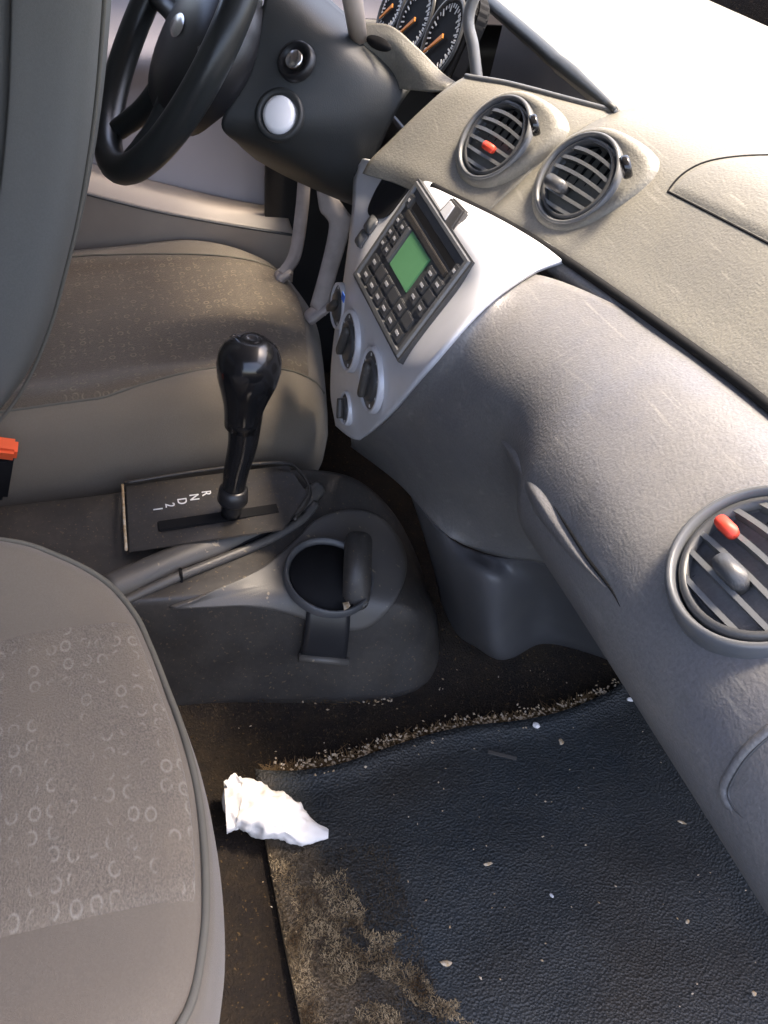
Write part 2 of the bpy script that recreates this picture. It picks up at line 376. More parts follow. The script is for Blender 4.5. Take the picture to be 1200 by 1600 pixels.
def s_rdust(rr):
    if rr.random() < .22:
        y = rr.uniform(-.09, .20); x = .088+.20*max(0, y+.05)+rr.gauss(0, .005); return V((x, y, floor_z(x, y)))
    y = rr.uniform(.03, .48); x = mat_in(y)+rr.gauss(-.007, .0055); return V((x, y, floor_z(.3, y)+.008))
blades('ridge_dust', 7000, s_rdust, .003, .008, .0006, M['dirt'], fl, kind='stuff', lean=2.2, seed=9)
# ------------------------------------------------------------------ crumbs, scraps
def chunk_bm(s, rr, flat=.5):
    bm = bmesh.new(); bmesh.ops.create_icosphere(bm, subdivisions=1, radius=s)
    k = rr.random()*90
    for v in bm.verts:
        v.co *= 1+.5*noise.noise(v.co*(1.2/s)+V((k, 0, 0))); v.co.z *= flat
    return bm
def s_ridge(rr):
    y = rr.uniform(.04, .57); x = mat_in(y) + rr.gauss(-.006, .007)
    return V((x, y, floor_z(.3, y)+.020))
bmr = bmesh.new(); rr = random.Random(11)
def add_chunk(bm, q, s, rr, flat=.5, st=1.6):
    Mx = Matrix.Translation(q) @ Matrix.Rotation(rr.uniform(0, 6.3), 4, 'Z') @ Matrix.Rotation(rr.uniform(-.5, .5), 4, 'X')
    k = rr.random()*50; vs = []
    base = [(1, 0, 0), (-1, 0, 0), (0, 1, 0), (0, -1, 0), (0, 0, 1), (0, 0, -1)]
    for a in base:
        f = s*rr.uniform(.6, 1.2); vs.append(bm.verts.new(Mx @ V((a[0]*f*st, a[1]*f, a[2]*f*flat))))
    for t in ((0, 2, 4), (2, 1, 4), (1, 3, 4), (3, 0, 4), (2, 0, 5), (1, 2, 5), (3, 1, 5), (0, 3, 5)): bm.faces.new([vs[i] for i in t])
for _ in range(900):
    q = s_ridge(rr); dens = .35+.65*(noise.noise(V((q.y*30, 0, 0)))+.5)
    if rr.random() > dens+.15: continue
    add_chunk(bmr, q, rr.uniform(.0008, .0021), rr)
for _ in range(200):      # along the foot of the console
    y = rr.uniform(-.08, .22); x = .085+.27*max(0, (y+.05))*.8+rr.gauss(0, .008)
    add_chunk(bmr, V((x, y, floor_z(x, y)+.003)), rr.uniform(.0008, .0022), rr)
for _ in range(170):
    x = rr.uniform(.1, .68); y = rr.uniform(0, .62)
    add_chunk(bmr, V((x, y, floor_z(x, y)+(.016 if x > .23 else .003))), rr.uniform(.0006, .0014), rr)
obj('crumbs', bmr, M['crumb'], None, 'tan crumbs and dust lying along the inner edge of the floor mat', 'crumbs', None, 'stuff')

def scrap(name, px, py, z, s, m, label, cat, st=1.4, flat=.5, ang=0, seed=1):
    q = U(px, py, 'z', z); rr = random.Random(seed); bm = bmesh.new(); bmesh.ops.create_icosphere(bm, subdivisions=2, radius=1)
    for v in bm.verts:
        v.co *= 1+.35*noise.noise(v.co*1.3+V((seed*3.1, 0, 0)))
        v.co = V((v.co.x*s*st, v.co.y*s, v.co.z*s*flat))
    bm.transform(Matrix.Rotation(ang, 4, 'Z'))
    bm.transform(Matrix.Scale(.8, 4))
    o = obj(name, bm, m, None, label, cat, 'litter on the passenger floor', None, q)
    return o
scrap('paper_scrap', 838, 1133, .026, .0052, M['paper'], 'small white paper scrap on the crumb line of the floor mat', 'paper scrap', 1.2, .6, .6, 2)
scrap('paper_scrap', 382, 1071, .008, .0062, M['paper'], 'small white paper scrap at the foot of the centre console', 'paper scrap', 1.1, .5, .2, 3)
scrap('wood_chip', 697, 1505, .020, .0042, M['crumb'], 'tan chip on the mat near its worn rear edge', 'chip', 1.8, .5, 1.3, 4)
scrap('pale_pebble', 1178, 1552, .022, .0030, M['crumb'], 'pale round pebble on the mat at the lower right corner', 'pebble', 1.1, .8, 0, 5)
scrap('pale_chip', 985, 1093, .03, .0040, M['paper'], 'pale chip at the far front end of the crumb line', 'chip', 1.5, .6, 1, 6)
scrap('cream_chip', 877, 1159, .024, .0040, M['crumb'], 'cream chip just below the crumb line on the mat', 'chip', 1.4, .5, 0, 7)
scrap('wood_splinter', 762, 1350, .020, .0028, M['crumb'], 'thin upright splinter in the middle of the mat', 'splinter', 2.4, .5, 1.6, 8)
scrap('straw_bit', 1066, 1285, .022, .0024, M['crumb'], 'slanting straw bit on the textured right side of the mat', 'straw', 2.8, .5, .9, 9)
scrap('pinkish_chip', 1074, 1440, .022, .0026, M['crumb'], 'small pinkish chip on the dark right side of the mat', 'chip', 1.4, .6, 2.2, 10)
scrap('grey_lint', 862, 1399, .020, .0026, M['grey_print'], 'grey lint speck right of the middle of the mat', 'lint', 1.5, .5, .3, 11)

# the crumpled tissue
def tissue():
    root = thing('tissue', 'crumpled white paper tissue lying on the floor beside the passenger seat', 'tissue')
    ax = [U(px, py, 'z', z) for px, py, z in ((352, 1262, .03), (380, 1258, .032), (410, 1268, .034), (445, 1280, .032), (475, 1296, .026), (513, 1303, .02))]
    hw = [.036, .036, .033, .030, .022, .007]; hh = [.020, .024, .026, .022, .013, .004]
    ax = spline(ax, 60); n = len(ax)
    def ip(a, t): s = t*(len(a)-1); i = min(int(s), len(a)-2); return a[i]+(a[i+1]-a[i])*(s-i)
    bm = bmesh.new(); rings = []
    for i, p in enumerate(ax):
        t = i/(n-1); d = (ax[min(i+1, n-1)]-ax[max(i-1, 0)]).normalized(); s = d.cross(V((0, 0, 1))).normalized()
        r = []
        for k in range(48):
            a = 2*pi*k/48; c, sn = cos(a), sin(a)
            w_ = ip(hw, t); h_ = ip(hh, t)
            q = p + s*(w_*c) + V((0, 0, h_*sn))
            f = .34*abs(noise.noise(q*34)) + .20*abs(noise.noise(q*80)) + .10*abs(noise.noise(q*170)); q = q + (p-q)*f
            q.z = max(q.z, .006+.002*noise.noise(q*60)); r.append(bm.verts.new(q))
        rings.append(r)
    for a, b_ in zip(rings, rings[1:]):
        for k in range(48): bm.faces.new((a[k], a[(k+1) % 48], b_[(k+1) % 48], b_[k]))
    bm.faces.new(rings[0]); bm.faces.new(rings[-1][::-1])
    bmesh.ops.recalc_face_normals(bm, faces=bm.faces[:]); 
    o = obj('crumpled_body', bm, M['paper'], root); smooth_obj(o, 50)
    # upturned torn flap at the rear end
    rows = []
    for j in range(12):
        v = j/11; row = []
        for k in range(16):
            u_ = k/15
            base = U(352+30*u_, 1290-8*u_, 'z', .018); top = U(350+33*u_, 1222-14*(1-abs(2*u_-1))+6*noise.noise(V((u_*7, 0, 4))), 'z', .052)
            q = base.lerp(top, v); q += V((0, .010*sin(pi*v)*cos(u_*pi*3), .004*noise.noise(V((u_*4, v*4, 2))))); row.append(q)
        rows.append(row)
    f = obj('torn_flap', grid_bm(rows), M['paper'], root); md = f.modifiers.new('solid', 'SOLIDIFY'); md.thickness = .001
tissue()

# ------------------------------------------------------------------ seats
OUT = [(.11, -.60), (.11, -.40), (.11, -.226), (.125, -.163), (.155, -.116), (.20, -.090), (.25, -.078), (.307, -.068), (.37, -.058), (.44, -.053), (.51, -.056), (.57, -.066), (.625, -.088), (.66, -.14), (.672, -.25), (.672, -.40), (.672, -.60)]
def seat_h(x, y):
    """height of the cushion's upper face over the plan of the passenger's cushion"""
    a = abs(x-.39)/.28; back = min(1, max(0, (-.06-y)/.18))
    bol = max(0, a-.5)/.5; bol = bol*bol*(3-2*bol)
    inner = 1.0 if x < .39 else .55
    return .275 + .060*bol*inner*back - .03*max(0, min(1, (-y-.2)/.4)) + .012*(1-min(1, a))**.7*(1-back*.6)
def seat_xy(s, fi):
    """s: 0 centre line .. 1 rim; fi: position along the rim"""
    n = len(OUT)-1; t = fi*n; i = min(int(t), n-1); k = t-i
    pts = [V((*q, 0)) for q in OUT]
    a = pts[i-1] if i else pts[0]*2-pts[1]; d = pts[i+2] if i+2 <= n else pts[n]*2-pts[n-1]
    p = cr(a, pts[i], pts[i+1], d, k); c = V((.39, min(p.y, -.36), 0)) if p.y < -.36 else V((.39, -.36, 0))
    return c.lerp(p, s)
def build_seat_cushion(root, T, ins_mat, lo_in, hi_in, d0=.87, drop=.030, pip=True):
    ss = [0, .2, .4, .55, .7, .8, .87, .92, .955, .98, .995, 1.0]
    nf = 96; g = []
    for s in ss:
        row = []
        for k in range(nf+1):
            q = seat_xy(s, k/nf); d = max(0, (s-d0)/(1-d0)); z = seat_h(q.x, q.y) - drop*(1-sqrt(max(0, 1-d*d)))
            z += .003*noise.noise(V((q.x*10, q.y*10, 5)))
            row.append(V((q.x, q.y, z)))
        g.append(row)
    for s, dz in ((1.012, -.022), (1.020, -.055), (1.008, -.095), (.965, -.14), (.90, -.18), (.86, -.20)):
        row = []
        for k in range(nf+1):
            q = seat_xy(s, k/nf); e = seat_xy(1, k/nf); z = max(.06, seat_h(e.x, e.y)-drop+dz); row.append(V((q.x, q.y, z)))
        g.append(row)
    bm = grid_bm([[T(p) for p in r] for r in g], T(V((.39, -.3, 3)))); bmesh.ops.remove_doubles(bm, verts=bm.verts[:], dist=.0004)
    obj('cushion', bm, M['bolster'], root)
    # patterned cloth panel let into the top
    rim_ = [seat_xy(.965, k/400) for k in range(401)]
    def rim_y(x):
        for a, b_ in zip(rim_, rim_[1:]):
            if a.x <= x <= b_.x and a.y > -.3: return a.y+(b_.y-a.y)*(x-a.x)/max(1e-9, b_.x-a.x)
        return -.1
    rim1 = [seat_xy(1, k/200).xy for k in range(201)]
    def rim_s(x, y):
        cx, cy = .39, min(y, -.36); dx, dy = x-cx, y-cy
        if abs(dx)+abs(dy) < 1e-6: return 0
        for a, b_ in zip(rim1, rim1[1:]):
            ex, ey = b_.x-a.x, b_.y-a.y; det = dx*-ey+dy*ex
            if abs(det) < 1e-12: continue
            t = ((a.x-cx)*-ey+(a.y-cy)*ex)/det; u_ = (dx*(a.y-cy)-dy*(a.x-cx))/det
            if t > 0 and -1e-6 <= u_ <= 1+1e-6: return 1/t
        return 0
    def top_z(x, y):
        d_ = min(1, max(0, (rim_s(x, y)-d0)/(1-d0)))
        return seat_h(x, y)-drop*(1-sqrt(max(0, 1-d_*d_)))+.003*noise.noise(V((x*10, y*10, 5)))
    rows = []; N = 60
    for j in range(N+1):
        row = []
        for i in range(41):
            sx_ = i/40; xa, xb = lo_in(-.1), hi_in(-.1); x = xa+(xb-xa)*sx_
            yf = rim_y(x)-.004-(.012 if not pip else 0); t_ = 1-(1-j/N)**1.5
            yy = -.58+t_*(.58+yf); xa, xb = lo_in(yy), hi_in(yy); x = xa+(xb-xa)*sx_
            edge = min(i, 40-i, N-j)/2.0; puff = .0045*min(1, edge)**.5-.001
            row.append(V((x, yy, top_z(x, yy)+puff)))
        rows.append(row)
    obj('cloth_panel', grid_bm([[T(p) for p in r] for r in rows], T(V((.39, -.3, 3)))), ins_mat, root)
    # piping round the rim
    pts = []
    for k in range(0, nf+1) if pip else []:
        q = seat_xy(.978, k/nf); d = (.978-d0)/(1-d0); pts.append(T(V((q.x, q.y, seat_h(q.x, q.y)-drop*(1-sqrt(1-d*d))+.0015))))
    if pip: obj('piping', tube_bm(pts, .0035, 8), M['piping'], root)
    else:
        for fx in (lo_in, hi_in): obj('stitched_seam', tube_bm([T(V((fx(y_), y_, top_z(fx(y_), y_)+.0005))) for y_ in [-.56+.47*q_/40 for q_ in range(41)]], .0016, 6), M['piping'], root)
    # low plinth with the runner below
    pl = [V((.15, -.58, 0)), V((.63, -.58, 0)), V((.63, -.16, 0)), V((.15, -.16, 0))]
    bm = prism_bm([(.16, -.58), (.62, -.58), (.62, -.17), (.16, -.17)], .02, .12, .01)
    for v in bm.verts: v.co = T(v.co)
    bmesh.ops.recalc_face_normals(bm, faces=bm.faces[:])
    obj('seat_base', bm, M['black'], root)
seatP = thing('passenger_seat', 'grey patterned cloth seat cushion nearest the camera at lower left', 'car seat')
build_seat_cushion(seatP, lambda p: V((p.x, p.y-.006, p.z)), M['insertP'], lambda y: .222, lambda y: .535)
seatD = thing('driver_seat', 'olive grey cloth driver seat with smooth backrest beyond the gear lever', 'car seat')
TD = lambda p: V((-.035-p.x+.012*math.exp(-((p.z-.20)/.06)**2)*max(0, min(1, (.25-p.x)/.1)), p.y+.288, p.z+.012))
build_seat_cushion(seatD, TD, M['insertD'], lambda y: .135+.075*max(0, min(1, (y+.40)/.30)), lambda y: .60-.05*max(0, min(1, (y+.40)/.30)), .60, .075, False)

# driver's backrest
prof = [(186, -60), (183, 0), (176, 90), (168, 170), (155, 260), (138, 350), (118, 430), (97, 505), (66, 580), (34, 632), (2, 668), (-40, 700)]
front = [U(a, b_, 'x', -.125) for a, b_ in prof]
front = spline(front, 34)
secs = []
for p in front:
    row = []; xc, hw, dp = -.385, .262, .075
    for k in range(41):
        a = pi*(-.08 + 1.16*k/40)     # from the passenger-side back edge round the front to the door side
        c, s = cos(a), sin(a)
        x = xc + hw*(abs(c)**.42)*(1 if c > 0 else -1); y = p.y + dp*(abs(s)**.55)*(1 if s > 0 else -1)*1.0 - dp*.93
        y += -.03*(max(0, 1-abs(x-xc)/(hw*.75)))
        row.append(V((x, y, p.z)))
    row = [V((row[0].x, row[0].y-.12, p.z))] + row + [V((row[-1].x, row[-1].y-.12, p.z))]
    secs.append(row)
g = loft_pts(secs, 90, 60)
bk = obj('backrest', grid_bm(g), M['seatside'], seatD)
pp = []
for p in front[2:-3]: pp.append(V((-.1225, p.y-.012, p.z)))
obj('piping', tube_bm([q for q in spline(pp, 50)], .0022, 8), M['piping'], seatD, 'stitched seam along the backrest edge')

# buckle between the seats
bq = U(2, 705, 'x', -.10)
bkl = thing('seat_belt_buckle', 'seat belt buckle with bright orange button at the left edge', 'seat belt buckle')
Mb = frame(bq, V((1, .0, .1)), V((.3, .25, 1)))
obj('housing', box_bm(.028, .055, .09, .006, Mb @ Matrix.Translation((-.004, -.012, -.047))), M['black'], bkl)
obj('release_button', box_bm(.024, .048, .020, .004, Mb @ Matrix.Translation((0, -.006, .006))), M['orange'], bkl)
obj('stalk', tube_bm([Mb @ V((0, -.01, -.08)), V((-.10, bq.y-.06, .10)), V((-.11, bq.y-.08, .03))], .008), M['black'], bkl)

# ------------------------------------------------------------------ centre console
con = thing('centre_console', 'dusty charcoal centre console with shift gate and cup holder', 'console')
# cross sections along y: (y, left x, right x, left z, right z, foot)
def csec(y, xl, xr, zl, zr, fr, zf=.0):
    return [V((xl-.012, y, zf)), V((xl-.004, y, zl*.55)), V((xl, y, zl-.016)), V((xl+.016, y, zl)), V((xl+(xr-xl)*.35, y, zl*.65+zr*.35-.002)), V((xl+(xr-xl)*.65, y, zl*.35+zr*.65-.002)), V((xr-.016, y, zr)), V((xr, y, zr-.016)), V((xr+fr*.45, y, zr*.5)), V((xr+fr, y, zf))]
S = [csec(-.30, -.098, .098, .200, .190, .01), csec(-.12, -.098, .100, .205, .192, .008), csec(0, -.098, .104, .212, .188, .012), csec(.08, -.098, .108, .216, .178, .02),
     csec(.15, -.096, .112, .214, .168, .028), csec(.21, -.086, .115, .198, .150, .03), csec(.255, -.062, .112, .16, .122, .026), csec(.285, -.03, .095, .105, .085, .02), csec(.302, -.0, .07, .045, .04, .012)]
body = sheet('console_body', S, M['console'], con, 60, 60, .003, toward=V((.5, -.2, 1.2)))
# shift gate plate
gp = [V((-.092, -.095, .213)), V((.034, -.100, .208)), V((.040, .085, .222)), V((-.02, .128, .225)), V((-.09, .115, .2235))]
def poly_sheet(name, pts, mat_, parent, th=.004, bev=.0015, label=None):
    bm = bmesh.new(); vs = [bm.verts.new(p) for p in pts]; f = bm.faces.new(vs); bm.normal_update()
    if f.normal.z < 0: bmesh.ops.reverse_faces(bm, faces=[f])
    r_ = bmesh.ops.extrude_face_region(bm, geom=bm.faces[:]); nv = [e for e in r_['geom'] if isinstance(e, bmesh.types.BMVert)]
    bmesh.ops.translate(bm, verts=nv, vec=(0, 0, th)); bmesh.ops.recalc_face_normals(bm, faces=bm.faces[:])
    bmesh.ops.bevel(bm, geom=bm.edges[:], offset=bev, segments=2, affect='EDGES')
    return obj(name, bm, mat_, parent, label)
gate = poly_sheet('shift_gate', gp, M['console'], con, .0022, .0009)
TG = bvh_of(gate)
rim_pts = spline([gp[0], gp[4], gp[3], gp[2]], 40)
obj('gate_rim', tube_bm([p+V((0, 0, .005)) for p in spline([V((-.09, -.097, .215)), V((-.093, 0, .221)), V((-.088, .105, .2265)), V((-.055, .128, .2275)), V((-.01, .128, .2265)), V((.03, .10, .224))], 50)], .0022, 8), M['console'], con)
obj('gate_rim', tube_bm([p+V((0, 0, .005)) for p in (V((-.088, -.099, .214)), V((-.02, -.1015, .211)), V((.034, -.103, .208)))], .0018, 8), M['crumb'], con)
sl_ = obj('shift_slot', box_bm(.020, .150, .004, .0015, frame(V((-.002, .012, hit(TG, *(355, 800)).z-.0008)), V((1, 0, -.03)), V((0, -.062, 1)))), M['void'], con)
def text_mesh(s, size, Mx, mat_, parent, name, ext=.0004):
    c = bpy.data.curves.new('t', 'FONT'); c.body = s; c.size = size; c.align_x = 'CENTER'; c.align_y = 'CENTER'; c.extrude = ext
    to = bpy.data.objects.new('t', c); COL.objects.link(to); bpy.context.view_layer.update()
    me = bpy.data.meshes.new_from_object(to.evaluated_get(bpy.context.evaluated_depsgraph_get())); bpy.data.objects.remove(to)
    me.transform(Mx); me.materials.clear(); return obj(name, me, mat_, parent)
for k, ch in enumerate('12DNR'):
    q = hit(TG, 246+19*k, 796-6.2*k, .0005)
    text_mesh(ch, .017, frame(q, V((1, 0, 0)), V((0, -.05, 1))), M['white'], con, 'gear_letter')
# long rail beside the gate (two ribs with a slot between them)
TCn = bvh_of(body)
r1 = spline([hit(TCn, a, b_, .0005) for a, b_ in ((165, 925), (270, 880), (340, 852), (420, 815), (470, 786), (500, 762))], 40)
obj('side_rail', tube_bm(r1, [.019-.009*max(0, i/39-.6)/.4 for i in range(40)], 16), M['dish'], con)
r2 = spline([hit(TCn, a, b_, .004) for a, b_ in ((165, 950), (270, 908), (340, 880), (420, 846), (470, 816), (492, 790))], 40)
obj('side_rail', tube_bm(r2, .0060, 10), M['dish'], con)
r3 = spline([hit(TCn, a, b_, .0035) for a, b_ in ((165, 937), (270, 893), (340, 866), (420, 832), (470, 803))], 40)
obj('rail_slot', tube_bm(r3, .0055, 8), M['void'], con)
q = r2[9]; obj('rail_notch', box_bm(.014, .004, .014, .001, frame(q, V((1, 0, 0)), V((0, 0, 1)))), M['void'], con)
# dish with the cup holder at the front
TCn = bvh_of(body)
dq = [(262, 948), (330, 925), (400, 893), (455, 850), (490, 815), (540, 797), (590, 806), (626, 848), (634, 895), (614, 945), (570, 982), (510, 978), (450, 958), (380, 946), (310, 948)]
rim = [hit(TCn, a, b_) for a, b_ in dq]
rimc = []
n_ = len(rim)
for i in range(n_):
    for k in range(6): rimc.append(cr(rim[i-1], rim[i], rim[(i+1) % n_], rim[(i+2) % n_], k/6))
def ctr(p_): 
    return p_
cpx = [(cr(V((*dq[i-1], 0)), V((*dq[i], 0)), V((*dq[(i+1) % n_], 0)), V((*dq[(i+2) % n_], 0)), k/6)) for i in range(n_) for k in range(6)]
bm = bmesh.new(); rings = []; cc = V((520, 895, 0))
for s_, h in ((1.0, -.004), (.985, .0035), (.955, .0065), (.90, .0060), (.80, .0040), (.6, .0030), (.4, .0030), (.2, .0030)):
    rings.append([bm.verts.new(hit(TCn, *(cc.lerp(q, s_)).xy, h)) for q in cpx])
for a, b_ in zip(rings, rings[1:]):
    for k in range(len(a)): bm.faces.new((a[k], a[(k+1) % len(a)], b_[(k+1) % len(a)], b_[k]))
bm.faces.new(rings[-1]); bmesh.ops.recalc_face_normals(bm, faces=bm.faces[:])
obj('cup_dish', smooth(bm), M['dish'], con)
# round dark holder with the raised clip and the pulled-out tray
hq = hit(TCn, 512, 905, .006); hn = hit_n(TCn, 512, 905)
Mh = frame(hq, V((0, 1, -.25)), hn)
ho = obj('cup_holder', lathe_bm([(0, -.012), (.046, -.012), (.050, .000), (.0535, .0065), (.056, .006), (.057, -.006)], 40, None, Mh), M['trim'], con)
obj('holder_floor', lathe_bm([(0, .0005), (.048, .0005), (.049, -.004)], 36, None, Mh), M['void'], ho)
# clip: upright rounded bar
c0, c1 = hit(TCn, 552, 860, .016), hit(TCn, 550, 935, .016)
obj('holder_clip', smooth(prism_bm(rrect((c1-c0).length*1.15, .034, .012), -.008, .014, .004, None, frame((c0+c1)/2, c1-c0, V((.5, -.1, .85))))), M['console'], con)
# tray leaf hanging from the holder
ta, tb = hit(TCn, 480, 930, .006), hit(TCn, 545, 932, .006); tc_, td = hit(TCn, 468, 1018, .012), hit(TCn, 538, 1026, .012)
sheet('tray_leaf', [[ta, tb], [ta.lerp(tc_, .5)+V((.006, 0, .004)), tb.lerp(td, .5)+V((.006, 0, .004))], [tc_, td]], M['black'], con, 8, 10, .005)
obj('tray_lip', tube_bm([tc_+V((-.001, -.002, 0)), td+V((0, .003, 0))], .0055, 10), M['dish'], con)
lint = U(541, 947, 'z', .175)
obj('lint_speck', chunk_bm(.0058, random.Random(4)), M['crumb'], None, 'cream lint tuft stuck on the cup holder clip', 'lint', None, None, lint)

# ------------------------------------------------------------------ gear lever
gl = thing('gear_lever', 'black automatic gear lever with glossy ball knob', 'gear lever')
kn = V((0, .049, .423)); k0 = U(388, 580, 'x', 0); bs = U(362, 792, 'x', -.002)
axis = (k0-bs).normalized()
pts = spline([bs-axis*.012, bs.lerp(k0, .25), bs.lerp(k0, .5)+V((0, .004, 0)), bs.lerp(k0, .78)+V((0, .002, 0))], 24)
obj('stem', tube_bm(pts, [.0125+.0085*(i/23)**1.2 for i in range(24)], 20), M['gloss'], gl)
obj('collar', lathe_bm([(.0, 0), (.017, 0), (.019, .004), (.0175, .020), (.014, .022), (0, .022)], 24, None, frame(bs+axis*.008, V((1, 0, 0)), axis)), M['black'], gl)
ko = obj('knob', lathe_bm([(.0, -.075), (.0200, -.074), (.0212, -.060), (.0235, -.045), (.0285, -.028), (.0340, -.010), (.0362, .006), (.0350, .019), (.0290, .031), (.0180, .039), (.010, .0405), (.006, .0385), (0, .038)], 40, None, frame(k0, V((1, 0, 0)), axis), 1.05, 1.0), M['gloss'], gl)
obj('release_button', lathe_bm([(0, -.008), (.009, -.006), (.010, 0), (.007, .006), (0, .007)], 20, None, frame(k0+V((-.020, -.012, .028)), V((1, 0, 0)), V((-.5, -.4, .7)))), M['gloss'], ko)

# ------------------------------------------------------------------ dashboard
dash = thing('dashboard', 'grey moulded dashboard with silver centre panel and round air vents', 'dashboard')
# seam between the soft upper pad and the lower panels
SEAM = [V((-.42, .22, .595)), U(560, 232, 'z', .597), U(640, 262, 'z', .601), U(720, 300, 'z', .605), U(810, 345, 'z', .61), U(900, 400, 'z', .615), U(1040, 495, 'z', .625), U(1200, 610, 'z', .635), V((.58, .37, .642)), V((.76, .36, .648))]
def at_x(c, x):
    for a, b_ in zip(c, c[1:]):
        if a.x <= x <= b_.x: return a.lerp(b_, (x-a.x)/(b_.x-a.x))
    return c[0] if x < c[0].x else c[-1]
seam_f = spline(SEAM, 120)
def pad_pt(x, t):
    """upper pad: t = 0 on the seam .. 1 at the windscreen"""
    s = at_x(seam_f, x)
    prof_ = [V((0, -.012, -.020)), V((0, -.003, -.003)), V((0, .016, .016)), V((0, .055, .055)), V((0, .088, .083)), V((0, .125, .100)), V((0, .19, .112)), V((0, .32, .125)), V((0, .60, .13))]
    i = t*(len(prof_)-1); k = min(int(i), len(prof_)-2); u_ = i-k
    a = prof_[k-1] if k else prof_[0]; d = prof_[min(k+2, len(prof_)-1)]
    o = cr(a, prof_[k], prof_[k+1], d, u_)
    return V((x, s.y+o.y, s.z+o.z))
def pad_xy(px, py):
    """point of the pad seen at a place of the photograph"""
    best = None; d = (_f + _r*((px-600)/FPX) - _u*((py-800)/FPX)).normalized()
    for i in range(58):
        x = -.50+1.25*i/57
        for j in range(34):
            p_ = pad_pt(x, .12+.87*j/33); e = ((p_-CAM_POS)-d*(p_-CAM_POS).dot(d)).length
            if best is None or e < best[0]: best = (e, p_, x, .12+.87*j/33)
    e, p_, x, t = best; hx, ht = .013, .016
    for _ in range(14):
        for dx in (-hx, 0, hx):
            for dt in (-ht, 0, ht):
                q = pad_pt(x+dx, t+dt); e2 = ((q-CAM_POS)-d*(q-CAM_POS).dot(d)).length
                if e2 < best[0]: best = (e2, q, x+dx, t+dt)
        e, p_, x, t = best; hx *= .6; ht *= .6
    return best
# the pad, left open where the instrument binnacle sits
hood_tip = pad_xy(962, 176)
# binnacle opening: x < hood_tip.x, from the ledge (front of the band) forwards
TIPX, TIPT = hood_tip[2], hood_tip[3]
def pad_grid(x0, x1, t0, t1, nx, nt):
    g = []
    for j in range(nt+1):
        row = []
        for i in range(nx+1):
            s = i/nx; a = x0(j/nt) if callable(x0) else x0; b_ = x1(j/nt) if callable(x1) else x1
            x = a+(b_-a)*s; ta = t0(x) if callable(t0) else t0; tb = t1(x) if callable(t1) else t1
            row.append(pad_pt(x, ta+(tb-ta)*j/nt))
        g.append(row)
    return g
TL = .56        # upper rim of the vent band left of the tip
HR = [pad_xy(a, b_) for a, b_ in [(962-272*k/22, 176-236*k/22) for k in range(23)]]
HR = sorted([(h[2], h[3]) for h in HR])
def hood_t(x):
    """far rim of the binnacle opening"""
    for a, b_ in zip(HR, HR[1:]):
        if a[0] <= x <= b_[0]: return a[1]+(b_[1]-a[1])*(x-a[0])/max(1e-6, b_[0]-a[0])
    if x >= HR[-1][0]: return HR[-1][1]
    return min(.985, HR[0][1]+(HR[0][0]-x)*.3)
band = pad_grid(-.188, TIPX, 0, lambda x: TL+(TIPT-TL)*((x+.188)/(TIPX+.188)), 40, 40)
o = obj('vent_band', grid_bm(band, V((.3, -.4, 1.5))), M['pad'], dash); md = o.modifiers.new('s', 'SOLIDIFY'); md.thickness = .004; md.offset = -1
top = pad_grid(TIPX, .78, 0, 1.0, 50, 60)
o = obj('top_pad', grid_bm(top, V((.3, -.4, 1.5))), M['pad'], dash); md = o.modifiers.new('s', 'SOLIDIFY'); md.thickness = .004; md.offset = -1
left = pad_grid(-.75, TIPX, hood_t, 1.0, 40, 20)
o = obj('binnacle_hood', grid_bm(left, V((.3, -.4, 1.5))), M['pad'], dash); md = o.modifiers.new('s', 'SOLIDIFY'); md.thickness = .012; md.offset = -1
# raised lip of the hood
lip = [pad_pt(TIPX-(TIPX+.60)*i/40, hood_t(TIPX-(TIPX+.60)*i/40))+V((0, -.002, .003)) for i in range(41)]
obj('hood_lip', tube_bm(lip, [.0035+.0045*min(1, i/8) for i in range(41)], 12), M['column'], dash)
led = [pad_pt(-.188+(TIPX+.188)*i/30, TL+(TIPT-TL)*i/30)+V((0, .001, .001)) for i in range(31)]
obj('ledge_lip', tube_bm(led, .003, 10), M['trimlight'], dash)
# shelf inside the binnacle
sh = []
for j in range(8):
    row = []
    for i in range(16):
        a = led[int(i*30/15)]; x = a.x; far = pad_pt(x, hood_t(x))
        q = a.lerp(far, j/7); q.z = a.z-.006 - .075*sin(pi*.5*(j/7)) * min(1, (TIPX-x)/.12) - .002
        row.append(q)
    sh.append(row)
obj('binnacle_shelf', grid_bm(sh, V((0, .3, 2))), M['dash'], dash)
# inner wall below the hood
wl = []
for j in range(6):
    row = []
    for i in range(20):
        x = TIPX-.004-(.40)*i/19; far = pad_pt(x, hood_t(x)); row.append(V((x, far.y+.004-.01*j/5, far.z-.012-.085*min(1, (TIPX-x)/.12)*j/5)))
    wl.append(row)
obj('binnacle_wall', grid_bm(wl, V((.2, -.5, 1))), M['wing'], dash)
